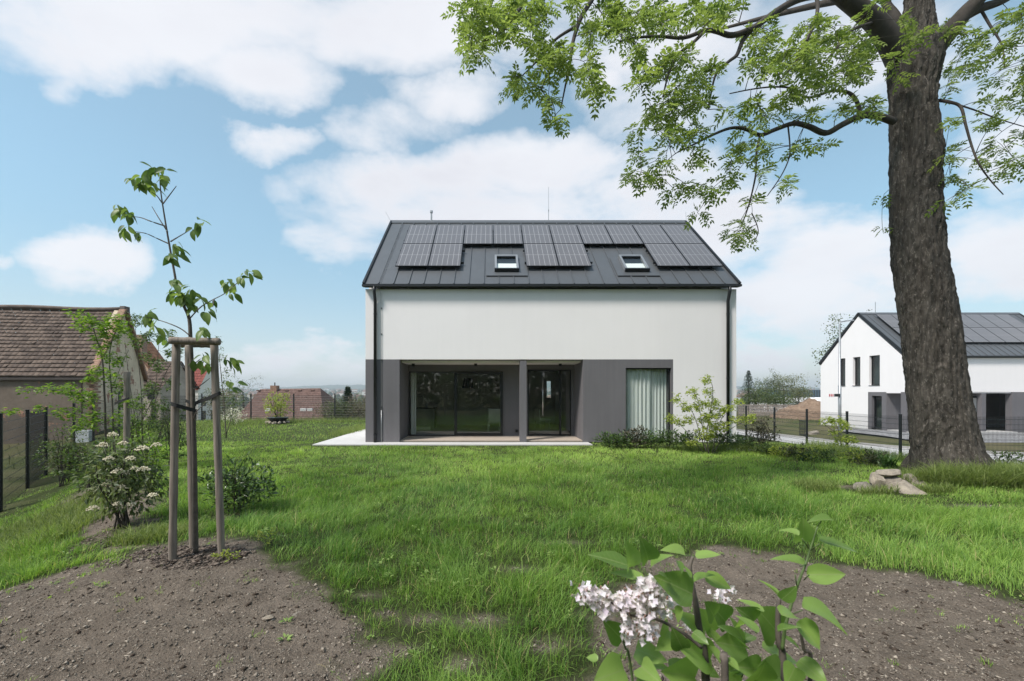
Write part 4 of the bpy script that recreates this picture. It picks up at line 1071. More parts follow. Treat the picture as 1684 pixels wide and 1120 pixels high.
# crumbs, stones and chips on the bare soil
M_CRUMB = leafmat('soil_crumbs', (.045, .032, .024), (.46, .40, .33), 0.0, .95, .1)
def crumb_geo(x, y, size, flat, tint):
    n = len(x)
    O = np.array([[1,0,0],[-1,0,0],[0,1,0],[0,-1,0],[0,0,1],[0,0,-1]], float)
    V = O[None]*(1+rng.normal(0, .28, (n, 6, 1)))+rng.normal(0, .18, (n, 6, 3))
    sc = np.stack([size*rng.uniform(.7, 1.5, n), size*rng.uniform(.5, 1.1, n), size*flat], -1)
    V = V*sc[:, None]
    a = rng.uniform(0, 6.28, n); c, s = np.cos(a)[:, None], np.sin(a)[:, None]
    X = V[..., 0]*c-V[..., 1]*s; Y = V[..., 0]*s+V[..., 1]*c
    S = soil(x, y)
    z = gz(x, y)+((fbm(x*3.2, y*3.2, 5)-.5)*.06+(fbm(x*13, y*13, 6, 3)-.5)*.045)*S+(fbm(x*.9, y*.9, 4)-.5)*.05
    V = np.stack([X+x[:, None], Y+y[:, None], V[..., 2]+z[:, None]+size[:, None]*.15], -1).reshape(-1, 3)
    f = np.array([[0,2,4],[2,1,4],[1,3,4],[3,0,4],[2,0,5],[1,2,5],[3,1,5],[0,3,5]])
    T = (np.arange(n)[:, None, None]*6+f[None]).reshape(-1, 3)
    return V, T, np.repeat(tint, 6)
def build_soil():
    def pick(n, d0, d1, p=.6):
        t = rng.random(n); e = 1-p; d = (d0**e+(d1**e-d0**e)*t)**(1/e); x = rng.uniform(-1.4, 1.4, n)*d
        m = soil(x, d) > .5; return x[m], d[m]
    x, y = pick(68000, 1.7, 6.2)
    size = .0034*(1-rng.random(len(x)))**-.42; size = np.minimum(size, .017)
    tn = np.clip(rng.beta(.9, 2.0, len(x)), 0, 1)
    g1 = crumb_geo(x, y, size, .65, tn)
    x, y = pick(30000, 1.7, 6.0); g2 = crumb_geo(x, y, rng.uniform(.0015, .0035, len(x)), .5, np.clip(rng.normal(.75, .25, len(x)), 0, 1))
    vv = g2[0].reshape(-1, 6, 3); cc = vv.mean(1, keepdims=True); aa = rng.uniform(0, 6.28, len(x)); dd = np.stack([np.cos(aa), np.sin(aa), np.zeros(len(x))], -1)[:, None]
    vv = vv+dd*((vv-cc)*dd).sum(-1, keepdims=True)*rng.uniform(2, 6, (len(x), 1, 1))        # stretched into bits of straw and bark
    V, T, C = join_geo([g1, (vv.reshape(-1, 3), g2[1], g2[2])])
    tag(np_obj('soil_crumbs', V, T, M_CRUMB, tint=C), 'brown crumbs and small stones on the bare soil', 'gravel', kind='stuff')
    # bark chips on the planting beds
    gs = []
    for px, py, rx, ry, n in ((330,912,.42,.26,1300), (395,848,.4,.2,350), (200,880,.5,.4,900), (250,910,.5,.22,700), (130,800,1.4,.8,900), (90,780,1.2,.8,700)):
        c = on_ground(px, py); a = rng.uniform(0, 6.28, n); r = np.sqrt(rng.random(n))
        gs.append(crumb_geo(c.x+rx*r*np.cos(a), c.y+ry*r*np.sin(a), rng.uniform(.008, .024, n), .22, np.clip(rng.normal(.45, .3, n), 0, 1)))
    V, T, C = join_geo(gs)
    tag(np_obj('bark_mulch', V, T, leafmat('bark_chips', (.03, .022, .018), (.22, .18, .15), 0, .9, .1), tint=C), 'dark bark chips spread round the stakes and shrubs', 'mulch', kind='stuff')
build_soil()
# ------------------------------------------------------------------ fences
def wire_panel(name, mat, w=2.5, h=2.0, step=.05, r=.0028):
    q = MB()
    def wire(a, b, r): q.tube([a, b], r, 3, False)
    for k in range(int(w/step)+1): wire((k*step, 0, .02), (k*step, 0, h), r)
    z = .08
    while z < h:
        for s in (-.006, .006): wire((0, s, z), (w, s, z), r*1.5)
        z += .2
    return q.mesh(name, mat)
ME_WD = wire_panel('wire_panel', M_FENCE, r=.0055); ME_WL = wire_panel('wire_panel', M_FENCE, r=.0019)
def post_mesh(w, h):
    q = MB(); q.box(-w/2, w/2, -w*.35, w*.35, -.3, h); q.box(-w/2-.004, w/2+.004, -w*.35-.004, w*.35+.004, h, h+.03)
    return q.mesh('post', M_FENCE)
def fence(label, pts, h, pw, me, group, net=None, skip=False):
    root = empty('wire_fence', (*pts[0], gz1(*pts[0])), label, 'fence', group)
    pm = post_mesh(pw, h+.05)
    Z = [gz1(*p) for p in pts]
    for i, p in enumerate(pts):
        if i == 0 and skip: continue
        q = pts[min(i+1, len(pts)-1)]; r = pts[max(i-1, 0)]; a = math.atan2(q[1]-r[1], q[0]-r[0])
        inst('post', pm, Matrix.Translation((*p, Z[i])) @ Matrix.Rotation(a, 4, 'Z'), root)
    for i in range(len(pts)-1):
        a, b = Vector((*pts[i], Z[i])), Vector((*pts[i+1], Z[i+1])); x = (b-a)/2.5
        y = Vector((-x.y, x.x, 0)).normalized()
        M = Matrix((( x.x, y.x, 0, a.x), (x.y, y.y, 0, a.y), (x.z, 0, h/2.0, a.z), (0, 0, 0, 1)))
        o = bpy.data.objects.new('wire_panel', me); attach(o, root); o.matrix_basis = M
        if net and i in net:
            n = MB(); n.add([a+Vector((0, 0, .05))+y*.03, b+Vector((0, 0, .05))+y*.03, b+Vector((0, 0, h))+y*.03, a+Vector((0, 0, h))+y*.03], [(0, 1, 2, 3)])
            n.build('privacy_net', M_NET, root)
    return root
def net_material():
    m, nt, b = nodes('privacy_net'); b.inputs['Base Color'].default_value = (.03, .03, .033, 1); b.inputs['Roughness'].default_value = .8
    t = nt.nodes.new('ShaderNodeBsdfTransparent'); x = nt.nodes.new('ShaderNodeMixShader'); x.inputs[0].default_value = .72
    nt.links.new(t.outputs[0], x.inputs[1]); nt.links.new(b.outputs[0], x.inputs[2]); nt.links.new(x.outputs[0], nt.nodes['Material Output'].inputs[0]); return m
M_NET = net_material()
fence('black post and wire fence beside the old barn on the left', FENCE_L, 2.0, .085, ME_WL, 'garden fences', net=(4,))
fence('low row of thin fence posts at the back of the lawn before the brown roof', [(-17.5, 21.7), (-16.8, 24.4), (-14.0, 24.5), (-11.5, 24.5), (-9.1, 24.5), (-6.6, 24.6), (-4.2, 24.7)], 1.5, .06, ME_WD, 'garden fences')
fence('black post and wire fence running from the house corner to the ash', [(16.5, 29.6), (16.5, 27.1), (16.5, 24.4), (16.5, 21.9), (16.5, 19.43), (16.5, 16.9)], 2.03, .085, ME_WD, 'garden fences')
fence('black wire fence continuing behind the ash trunk to the right edge', [(16.55, 16.88), (19.1, 16.75), (21.5, 16.6), (24.0, 16.5)], 2.03, .085, ME_WD, 'garden fences', skip=True)

# ------------------------------------------------------------------ staked young tree
def wood_material():
    m, nt, b = nodes('weathered_stake')
    n1 = noise(nt, 3, 7, .65, scaled(nt, (16, 16, .8))); n2 = noise(nt, 5, 4)
    c = mixc(nt, mathn(nt, 'MULTIPLY', n2, .5), ramp2(nt, n1, (.10, .078, .062), (.34, .285, .235), .33, .7), (.24, .215, .19))
    nt.links.new(c, b.inputs['Base Color']); b.inputs['Roughness'].default_value = .85
    bump(nt, b, n1, .5, .01); return m
M_STAKE = wood_material()
M_STRAP = plain('black_strap', (.012, .012, .012), .7)
def pole(pa, pb, r, n=14, rings=14, rounded=True):
    a, b = Vector(pa), Vector(pb); pts = []; rr = []
    for i in range(rings+1):
        t = i/rings; pts.append(a.lerp(b, t)); rr.append(r*(1+.05*math.sin(t*23+a.x*9)+.03*math.sin(t*57)))
    d = (b-a).normalized()
    if rounded: pts.append(b+d*r*.25); rr.append(r*.7)
    return MB().tube(pts, rr, n)
st = empty('tree_stakes', G(320, 915, .08), 'three weathered wooden stakes joined by a crossbar round the young tree', 'tree stakes')
def gp(px, py, d, dz=-.15):
    p = P(px, py, d); return p+Vector((0, 0, dz))
pole(gp(283, 920, 3.85), P(290, 566, 3.85), .032).build('stake', M_STAKE, st, True)
pole(gp(318, 904, 4.12), P(310, 569, 4.12), .031).build('stake', M_STAKE, st, True)
pole(gp(365, 908, 3.95), P(352, 565, 3.95), .032).build('stake', M_STAKE, st, True)
pole(P(279, 560, 3.78), P(361, 562, 3.88), .033).build('crossbar', M_STAKE, st, True)
pole(P(293, 566, 4.15), P(345, 567, 4.20), .03).build('crossbar', M_STAKE, st, True)
def strap(pts, parent, w=.035):
    q = MB(); pts = smooth_path3(pts, 4); V = []
    for p in pts: V += [p+Vector((0, 0, -w/2)), p+Vector((0, 0, w/2)), p+Vector((0, .006, w/2)), p+Vector((0, .006, -w/2))]
    n = len(pts); Fs = []
    for i in range(n-1):
        for k in range(4): Fs.append((4*i+k, 4*i+(k+1) % 4, 4*i+4+(k+1) % 4, 4*i+4+k))
    q.add(V, Fs); return q.build('strap', M_STRAP, parent)
strap([P(281, 664, 3.80), P(290, 667, 3.79), P(305, 671, 3.85), P(323, 676, 3.93)], st)
strap([P(320, 671, 3.95), P(322, 663, 3.95), P(340, 656, 3.92), P(358, 648, 3.90), P(363, 647, 3.93)], st)
strap([P(305, 659, 4.07), P(316, 664, 4.05), P(322, 666, 4.0)], st, .028)

def leaf_mesh(name, mat, L=1., W=.5, heart=False, fold=.18, curl=.25, n=7, wave=.0, seed=0):
    r = random.Random(seed); V = []; Fs = []
    for i in range(n+1):
        t = i/n
        w = (math.sin(math.pi*min(1, t**.62))**.9 if heart else math.sin(math.pi*t**.8)**.85)*W/2 if 0 < t < 1 else .004
        if heart and i == 0: w = W*.10
        z = -curl*L*t*t
        bk = -.05*L if heart and i == 1 else 0
        for s in (-1, -.5, 0, .5, 1):
            V.append((L*t+(bk if abs(s) == 1 else 0), s*w, z+fold*abs(s)*w*2*.8+wave*math.sin(t*9+s*2+seed)*abs(s)*W))
    for i in range(n):
        for k in range(4): Fs.append((5*i+k, 5*i+k+1, 5*i+6+k, 5*i+5+k))
    return MB().add(V, Fs).mesh(name, mat, True)
def orient(p, d, nrm, s=1.0):
    d = Vector(d).normalized(); nrm = Vector(nrm); y = nrm.cross(d)
    if y.length < 1e-4: y = Vector((1, 0, 0)).cross(d)
    y.normalize(); z = d.cross(y)
    return Matrix(((d.x*s, y.x*s, z.x*s, p[0]), (d.y*s, y.y*s, z.y*s, p[1]), (d.z*s, y.z*s, z.z*s, p[2]), (0, 0, 0, 1)))

def veined(m, sc):
    """side veins as fine relief"""
    nt = m.node_tree; b = nt.nodes['Principled BSDF']
    w = nt.nodes.new('ShaderNodeTexWave'); w.inputs['Scale'].default_value = sc; w.inputs['Distortion'].default_value = 2.0
    t = nt.nodes.new('ShaderNodeTexCoord'); nt.links.new(t.outputs['Object'], w.inputs['Vector'])
    bump(nt, b, w.outputs['Fac'], .07, .004); return m
M_YLEAF = veined(leafmat_obj('young_tree_leaf', (.07, .13, .035), (.22, .30, .085), .38), 8)
yt = empty('young_tree', G(322, 908, .08), 'slender young tree with drooping broad leaves tied between the stakes', 'young tree')
def build_young():
    W = Wood(); D0 = 3.98
    main = [(322,912),(321,840),(320,760),(318,690),(316,620),(313.5,560),(311,524),(302,503),(292,482),(288,455),(283,428),(278,400),(273,371),(268,340),(264,312),(263,292)]
    W.limb([P(x, y, D0) for x, y in main], [.023, .022, .021, .020, .019, .017, .015, .012, .011, .010, .009, .008, .007, .006, .005, .004], 10)
    for pts in ([(266,333),(258,322),(249,316)], [(268,335),(278,322),(290,306)], [(272,372),(248,364),(232,358),(216,356)], [(276,382),(262,360),(250,340)], [(278,401),(258,392),(240,384),(222,381)],
                [(281,397),(296,388),(313,378)], [(312,524),(330,505),(350,493),(372,481),(398,458)], [(312,552),(298,541),(278,532),(256,525),(238,521)], [(311,526),(306,512),(304,496)], [(352,492),(350,505)],
                [(318,640),(332,632),(345,622)], [(317,600),(330,590)], [(318,690),(324,676),(340,662)]):
        W.limb([P(x, y, D0+.12*math.sin(i*1.3+x)) for i, (x, y) in enumerate(pts)], list(np.linspace(.0065, .0028, len(pts))), 6)
    W.mb.build('trunk', M_TWIG2, yt, True)
    ms = [leaf_mesh('leaf', M_YLEAF, 1, .50, False, .16, .30, 7, .03, k) for k in range(4)]
    cl = [(258,284,20,9,14),(240,294,12,7,6),(225,303,14,9,11),(246,308,12,8,7),(268,300,8,10,7),(200,348,12,9,11),(214,360,7,9,7),(205,380,8,9,7),(228,388,7,6,6),(326,370,9,7,8),(320,380,6,6,3),(291,408,8,10,8),(280,425,9,6,7),(297,420,4,4,3),
          (290,470,9,10,9),(300,490,13,12,20),(318,488,8,8,7),(286,492,5,10,5),(312,478,6,6,4),(330,498,5,6,4),(347,502,5,5,4),(340,515,8,6,5),(372,470,8,8,7),(381,482,7,8,5),(398,457,8,7,7),(412,452,8,6,7),(320,508,5,6,3),
          (330,545,9,8,6),(240,524,7,8,5),(254,536,7,10,5),(248,518,8,5,4),(336,590,9,8,6),(334,602,7,8,4),(374,592,8,8,5),(384,602,8,8,6),(386,640,6,8,3),(378,630,7,6,3),(318,596,5,6,3),(275,560,10,6,3),(272,545,6,4,2)]
    r = random.Random(5)
    A = np.array(W.pos)
    for px, py, rx, ry, k in cl:
        d = D0+r.uniform(-.12, .12)
        c = np.array(P(px, py, d)); tw = A[np.argmin(np.linalg.norm(A-c, axis=1))]
        for _ in range(k):
            p = P(px+r.uniform(-rx, rx)*.8, py+r.uniform(-ry, ry)*.8-5, d+r.uniform(-.09, .09))
            out = Vector(c-tw); out = out.normalized()*.35 if out.length > .02 else Vector((0, 0, 0))
            dr = Vector((r.gauss(0, .55), r.gauss(0, .55), -.75+r.gauss(0, .35)))+out
            nr = Vector((r.gauss(0, .5), r.gauss(-.4, .5), .9))
            inst('leaf', r.choice(ms), orient(p, dr, nr, r.uniform(.070, .125)), yt)
build_young()

# ------------------------------------------------------------------ shrubs and saplings
def shrub(name, label, base, h, rx, ry, nt_, per, L, W_, mat, zlo=-.6, zhi=.6, stems=6, group=None, cat='shrub', low=.12, seed_dir=None, r_end=.002, stem_r=.012, bark=M_TWIG, shape=.5, foliage='foliage', quad=False, droop=.15):
    root = empty(name, base, label, cat, group); base = np.array(base)
    W = Wood()
    q = rand_dirs(nt_)*(rng.random((nt_, 1))**shape)
    c = base+np.array([0, 0, h*(low+1)/2])
    T = c+q*np.array([rx, ry, h*(1-low)/2])
    tops = T[np.argsort(-T[:, 2]-rng.random(nt_)*h*.3)][:stems]
    for t in tops:
        a = base+np.array([rng.normal(0, .12*rx), rng.normal(0, .12*ry), -.05]); m = a+(t-a)*.5+np.array([rng.normal(0, .06), rng.normal(0, .06), .08*h])
        W.limb([a, m, t], [stem_r, stem_r*.7, stem_r*.3], 6)
    ends = W.reach(T, r_end=r_end, sag=.05, n=3, seg=4, r_max=stem_r*.5)
    W.mb.build('stem', bark, root, True)
    B = []; D = []
    for t, d in ends:
        k = max(1, int(rng.poisson(per)))
        out = unit(t-c)*.5
        D.append(unit(rand_dirs(k, zlo, zhi)+out+.3*d)); B.append(t+rng.normal(0, .35*L, (k, 3)))
    B = np.concatenate(B); D = np.concatenate(D); n = len(B)
    Nn = unit(np.array([[0, 0, 1.]])+rng.normal(0, .5, (n, 3)))
    V, Tt, C = leaf_geo(B, D, Nn, L*rng.uniform(.6, 1.2, n), W_*rng.uniform(.7, 1.2, n), droop, .12, quad)
    np_obj(foliage, V, Tt, mat, root, tint=C)
    return root, T
M_LAUREL = leafmat('laurel_leaf', (.022, .055, .014), (.12, .19, .05), .2, .3, .5)
M_VIB = leafmat('viburnum_leaf', (.04, .07, .022), (.17, .20, .075), .25, .5, .35)
M_DULL = leafmat('dull_leaf', (.04, .05, .025), (.12, .13, .06), .25)
M_YEL = leafmat('yellow_green_leaf', (.16, .22, .03), (.42, .46, .10), .4)
M_FRESH = leafmat('fresh_green_leaf', (.06, .13, .015), (.21, .31, .04), .45)
M_PURP = leafmat('purplish_leaf', (.035, .045, .025), (.13, .11, .075), .2)
M_MIDG = leafmat('mid_green_leaf', (.03, .06, .015), (.12, .18, .04), .3)

b = on_ground(205, 866)
vb, _ = shrub('flowering_shrub', 'leafy shrub with flat cream flower heads left of the stakes', b, 1.12, .46, .44, 250, 5, .10, .034, M_VIB, -.95, .2, 9, stem_r=.011, low=.10)
M_CREAM = plain('cream_blossom', (.66, .60, .45), .9, var=.2, scale=60, bs=.5, bscale=160)
for px, py, s in ((185,716,1.1),(202,730,1),(179,755,1),(234,739,1.3),(257,733,1),(215,755,1),(236,773,1.2),(194,776,1.2),(208,779,1),(173,800,1.3),(198,803,1.3),(216,830,1),(153,837,1.2),(251,815,1),(194,829,.9),(169,733,1.1),(222,771,.9)):
    d = b.y-.30+rng.uniform(-.14, .2); c = P(px, py, d); q = MB()
    for _ in range(46):
        a = rng.uniform(0, 6.28); r = math.sqrt(rng.random())*.054*s; e = .009*s
        p = c+Vector((r*math.cos(a), r*math.sin(a), .030*s*(1-(r/.05/s)**2)+rng.normal(0, .004)))
        q.add([p+Vector((e, 0, 0)), p+Vector((0, e, 0)), p+Vector((-e, 0, 0)), p+Vector((0, -e, 0)), p+Vector((0, 0, e)), p+Vector((0, 0, -e))], [(0,1,4),(1,2,4),(2,3,4),(3,0,4),(1,0,5),(2,1,5),(3,2,5),(0,3,5)])
    q.tube([c+Vector((0, 0, 0)), c+Vector((.01, .03, -.10))], .003, 4)
    o = q.build('flower_head', M_CREAM, vb); o['kind'] = 'stuff'
b = on_ground(393, 842)
shrub('laurel_bush', 'low glossy laurel bush on the lawn right of the stakes', b, .70, .46, .42, 150, 7, .10, .036, M_LAUREL, -.2, .95, 8, stem_r=.01, low=.08)
b = Vector((-8.35, 8.6, gz1(-8.35, 8.6)))
b = on_ground(118, 792)
shrub('sparse_shrub', 'dull twiggy shrub with small leaves beside the wire fence', b, 1.0, .52, .48, 420, 6, .055, .026, M_DULL, -.3, .9, 14, stem_r=.008, low=.1)
b = on_ground(430, 897); b = on_ground(438, 895)
shrub('weed_plant', 'small pale leafy weed at the edge of the bare soil by the stakes', b, .16, .10, .08, 14, 4, .045, .02, M_YEL, 0, .8, 3, cat='weed', stem_r=.003)
b = on_ground(375, 922)
shrub('weed_plant', 'small pale weed sprouting in the soil under the right-hand stake', b, .08, .13, .06, 18, 4, .04, .018, M_YEL, 0, .8, 3, cat='weed', stem_r=.003)

def sapling(name, label, limbs, cl, dens, per, L, W_, mat, d0, cat='sapling', group=None, bark=M_TWIG2, dd=.35, base=None, r_end=.002, zlo=-.6, zhi=.5, r_max=.012, wide=False):
    base = base or P(*limbs[0][0][0], d0)
    root = empty(name, base, label, cat, group); W = Wood()
    for pts, r0, r1 in limbs: W.limb([P(p[0], p[1], d0 if len(p) == 2 else p[2]) for p in pts], np.linspace(r0, r1, len(pts)), 7)
    T = cluster_targets([(a, b_, c, e, d0) for a, b_, c, e in cl], dens, dd)
    ends = W.reach(T, r_end=r_end, sag=.06, n=3, seg=4, r_max=r_max)
    W.mb.build('trunk', bark, root, True)
    B = []; D = []
    for t, d in ends:
        k = max(1, int(rng.poisson(per))); D.append(unit(rand_dirs(k, zlo, zhi)+.4*d)); B.append(t+rng.normal(0, .4*L, (k, 3)))
    B = np.concatenate(B); D = np.concatenate(D); n = len(B)
    V, Tt, C = leaf_geo(B, D, unit(np.array([[0, 0, 1.]])+rng.normal(0, .4, (n, 3))), L*rng.uniform(.6, 1.2, n), W_*rng.uniform(.7, 1.2, n), .2, .1)
    np_obj('crown', V, Tt, mat, root, tint=C)
    return root
d = 8.6
sapling('maple_sapling', 'bright green maple sapling with two thin stems before the barn gable',
        [([(176,800),(174,720),(172,650),(168,590),(158,555),(150,530),(140,515)], .024, .006), ([(187,800),(187,720),(184,650),(180,600),(182,570),(190,545)], .02, .006),
         ([(172,660),(150,655),(120,645),(90,642),(60,640),(35,640)], .008, .003), ([(174,700),(150,690),(125,680),(105,678)], .008, .003), ([(184,640),(200,600),(212,575)], .006, .003)],
        [(130,520,16,8),(150,535,25,14),(190,530,25,12),(200,550,15,14),(170,560,18,12),(175,582,14,10),(195,590,12,10),(120,640,20,10),(80,641,22,6),(45,641,14,5),(140,655,22,14),(150,625,14,8),(110,680,24,8),(150,690,18,12),(130,700,12,8),(195,640,12,12),(205,665,10,10),(185,620,12,8),(160,610,14,8),(190,690,10,8),(70,672,14,5),(20,678,14,5)],
        1/30., 8, .085, .05, M_FRESH, d, zlo=-.3, zhi=.4, base=Vector((P(176, 790, d).x, d, gz1(P(176, 790, d).x, d))))
sk = empty('single_stake', (P(208, 760, 8.5).x, 8.5, gz1(P(208, 760, 8.5).x, 8.5)), 'single grey wooden stake beside the maple sapling', 'stake')
x = P(208, 700, 8.5).x; pole((x, 8.5, gz1(x, 8.5)-.1), P(209, 612, 8.5), .055).build('stake', M_STAKE, sk, True)
strap([P(188, 664, 8.5), P(200, 659, 8.44), P(212, 655, 8.43)], sk, .05)
d = 10.5
sapling('thin_sapling', 'thin many-stemmed sapling with sparse small leaves behind the single stake',
        [([(236,800),(234,720),(232,640),(226,580),(222,530)], .018, .004), ([(238,800),(245,700),(262,640),(280,600),(296,590)], .014, .004), ([(232,780),(222,690),(212,620),(205,560)], .012, .004), ([(240,790),(262,715),(268,690)], .012, .004), ([(235,690),(255,640),(262,560),(272,550)], .01, .003)],
        [(222,525,12,10),(250,555,16,10),(275,550,14,8),(285,580,14,8),(262,600,14,10),(240,590,10,10),(225,560,10,12),(248,640,14,12),(280,630,14,10),(262,665,14,10),(230,660,10,12),(225,700,12,10),(250,700,12,8),(296,570,8,10)],
        1/17., 7, .075, .042, M_MIDG, d, dd=.5)
d = 13.5
sapling('thin_sapling', 'tall narrow sapling with small leaves just right of the stakes',
        [([(372,720),(368,660),(362,600),(358,560)], .02, .005), ([(372,715),(385,670),(392,640)], .012, .004)],
        [(358,560,8,8),(362,585,10,14),(370,620,10,16),(350,600,8,10),(375,650,12,12),(388,670,12,10),(362,680,10,12),(395,655,8,10),(380,690,12,8)],
        1/26., 6, .07, .035, M_MIDG, d, dd=.5)
b = on_ground(268, 724)
shrub('small_shrub', 'small dense grey-green shrub behind the stakes near the fence', b, 1.3, .5, .5, 160, 6, .07, .02, M_DULL, -.2, .9, 6)
for px, d, h, r, nn, mt, lab in ((158,7.6,1.0,.5,200,M_MIDG,'green shrub between the flowering shrub and the dull fence shrub'),(243,7.4,1.0,.42,170,M_FRESH,'fresh green shrub right behind the flowering shrub'),(282,9.6,1.4,.55,200,M_MIDG,'upright green shrub behind the left stake'),(222,10.6,1.7,.6,200,M_FRESH,'tall loose green shrub at the foot of the thin sapling'),(102,10.0,1.5,.6,220,M_MIDG,'leafy shrub growing against the fence before the barn wall')):
    x = (px-CX)/F*d
    shrub('bed_shrub', lab, (x, d, gz1(x, d)), h, r, .45, nn, 5, .07, .034, mt, -.4, .8, 9, 'shrubs in the bed along the left fence', stem_r=.009, low=.1)
b = on_ground(385, 700); M_WFL = leafmat('white_petal', (.5, .47, .40), (.8, .78, .7), .2)
shrub('white_flowering_shrub', 'pale shrub with tiny white flowers at the far left lawn edge', b, .9, .6, .5, 140, 5, .07, .04, M_WFL, -.2, .9, 6)
b = Vector(P(457, 690, 22.6)); b.z = gz1(b.x, b.y)
shrub('golden_shrub', 'loose golden-green shrub behind the fire bowl', b, 1.75, .75, .6, 210, 6, .11, .05, M_YEL, -.3, .8, 9, stem_r=.015)

# beside the house
b = on_ground(1168, 746)
sapling('yellow_green_shrub', 'airy yellow-green shrub standing in front of the right downpipe',
        [([(1166,750),(1162,715),(1166,690),(1172,650),(1170,630),(1160,622)], .016, .004), ([(1164,750),(1150,710),(1140,680),(1125,665),(1110,655)], .012, .003), ([(1170,750),(1178,715),(1186,690),(1200,675)], .012, .003),
         ([(1172,748),(1195,712),(1220,695),(1238,688)], .011, .003), ([(1162,748),(1155,700),(1148,660),(1142,645)], .012, .003), ([(1160,748),(1125,705),(1104,688)], .010, .003)],
        [(1162,624,7,7),(1166,645,8,7),(1140,645,10,7),(1112,655,7,6),(1128,668,12,6),(1150,668,8,8),(1172,665,10,8),(1180,680,12,10),(1160,690,12,10),(1105,688,8,7),(1118,695,8,6),(1135,690,8,6),(1198,672,9,6),(1210,690,10,5),(1230,688,9,6),(1185,700,14,10),(1160,712,18,10),(1140,725,10,6),(1215,660,8,5),(1236,684,6,4)],
        1/12., 8, .085, .05, M_YEL, b.y, dd=.45, base=b, r_max=.009)
k = 0
LB = ['leftmost glossy laurel in the row along the grey wall', 'second glossy laurel from the terrace end', 'third glossy laurel from the terrace end, darkest of the row', 'laurel growing under the left half of the corner window', 'laurel growing under the right half of the corner window', 'laurel behind the yellow-green shrub', 'laurel growing left of the right downpipe', 'last laurel of the row at the house corner']
for px, py, h, r in ((1000,737,.44,.38),(1022,738,.46,.36),(1045,738,.60,.42),(1068,738,.50,.38),(1098,738,.55,.40),(1130,739,.50,.40),(1188,740,.50,.42),(1222,741,.42,.40)):
    b = on_ground(px, py)
    shrub('laurel_plant', LB[k], b, h, r, .32, 75, 6, .12, .038, M_PURP if k == 2 else M_LAUREL, 0, .95, 7, 'laurels along the house wall', low=.02, stem_r=.006, quad=False); k += 1
b = on_ground(1252, 742)
shrub('dark_leaved_shrub', 'dark reddish leaved shrub near the right corner of the house', b, .95, .48, .4, 190, 5, .07, .035, M_PURP, -.1, .95, 12, stem_r=.008, low=.08)
b = Vector((P(1385, 760, 12.4).x, 12.4, 0)); b.z = gz1(b.x, b.y)
sapling('yellow_sapling', 'yellow-green sapling in front of the wire fence and street lamp',
        [([(1388,770),(1384,740),(1380,712),(1374,695)], .014, .004), ([(1386,765),(1392,740),(1402,728),(1410,722)], .01, .003), ([(1384,745),(1368,735),(1350,730)], .008, .003), ([(1382,715),(1365,705),(1352,695)], .007, .003)],
        [(1360,692,12,5),(1378,695,10,6),(1390,700,8,5),(1372,712,8,4),(1385,722,12,6),(1402,724,9,5),(1378,738,10,6),(1398,742,10,6),(1350,740,10,6),(1335,752,10,6),(1365,752,12,6),(1385,757,12,5),(1345,758,10,4),(1320,745,8,5)],
        1/10., 8, .085, .05, M_YEL, 12.4, dd=.5, base=b, r_max=.009)
M_STRAPL = leafmat('strap_leaf', (.03, .075, .02), (.10, .18, .05), .3)
def strap_plant(px, py, h, n, label, mat=M_STRAPL, group='leafy perennials along the fence'):
    b = on_ground(px, py); root = empty('perennial_plant', b, label, 'plant', group)
    a = rng.uniform(0, 6.28, n); bs = np.array(b)+np.stack([rng.normal(0, .06, n), rng.normal(0, .06, n), np.zeros(n)], -1)
    hh = h*rng.uniform(.6, 1.1, n); V, T, k = grass_geo(bs[:, 0], bs[:, 1], hh, np.full(n, .035), a, np.abs(rng.normal(.7, .25, n)), 4)
    np_obj('foliage', V, T, mat, root, tint=np.repeat(rng.random(n), k))
for px, py, h, l in ((1272,748,.4,'strap-leaved perennial right of the dark shrub'),(1300,752,.42,'strap-leaved perennial between the dark shrub and the second fence post'),(1322,757,.36,'greyish perennial tuft at the foot of the fence left of the yellow sapling'),(1415,762,.38,'broad-leaved perennial right of the yellow sapling'),(1440,766,.40,'broad-leaved perennial midway between the sapling and the ash'),(1462,770,.36,'broad-leaved perennial left of the last fence post before the ash')):
    strap_plant(px, py, h, 60, l)
for px, py, h, r, mt, lab in ((1286,752,.34,.34,M_YEL,'low yellow-green clump right of the dark shrub'),(1308,756,.40,.36,M_DULL,'low grey-green clump left of the second fence post'),(1336,758,.38,.40,M_YEL,'low yellow clump under the yellow sapling\'s left branches'),(1356,762,.34,.36,M_MIDG,'low mid-green clump in front of the yellow sapling'),(1404,764,.36,.38,M_YEL,'low yellow clump right of the yellow sapling\'s foot'),(1428,767,.34,.36,M_DULL,'low grey-green clump nearest the corner post by the ash'),(1262,748,.3,.3,M_MIDG,'low mid-green clump at the foot of the dark shrub')):
    shrub('ground_cover_plant', lab, on_ground(px, py), h, r, .3, 90, 5, .06, .03, mt, 0, .9, 6, 'low planting along the fence', cat='plant', low=.02, stem_r=.004)
b = Vector((P(1662, 760, 9.8).x, 9.8, 0)); b.z = gz1(b.x, b.y)
shrub('small_shrub', 'round green shrub right of the ash trunk at the picture edge', b, .75, .55, .5, 180, 7, .06, .03, M_MIDG, -.2, .9, 8)
b = Vector((24.2, 20.5, 0))
b = P(1640, 735, 20.9); b.z = gz1(b.x, b.y)
shrub('yellow_flowers', 'patch of yellow flowers beyond the fence right of the ash trunk', (24.6, 22.9, gz1(24.6, 22.9)), .75, 1.0, .5, 200, 6, .10, .08, leafmat('yellow_petal', (.45, .40, .03), (.75, .62, .06), .3), 0, .9, 6, cat='flowers')
slab = on_ground(1222, 741)
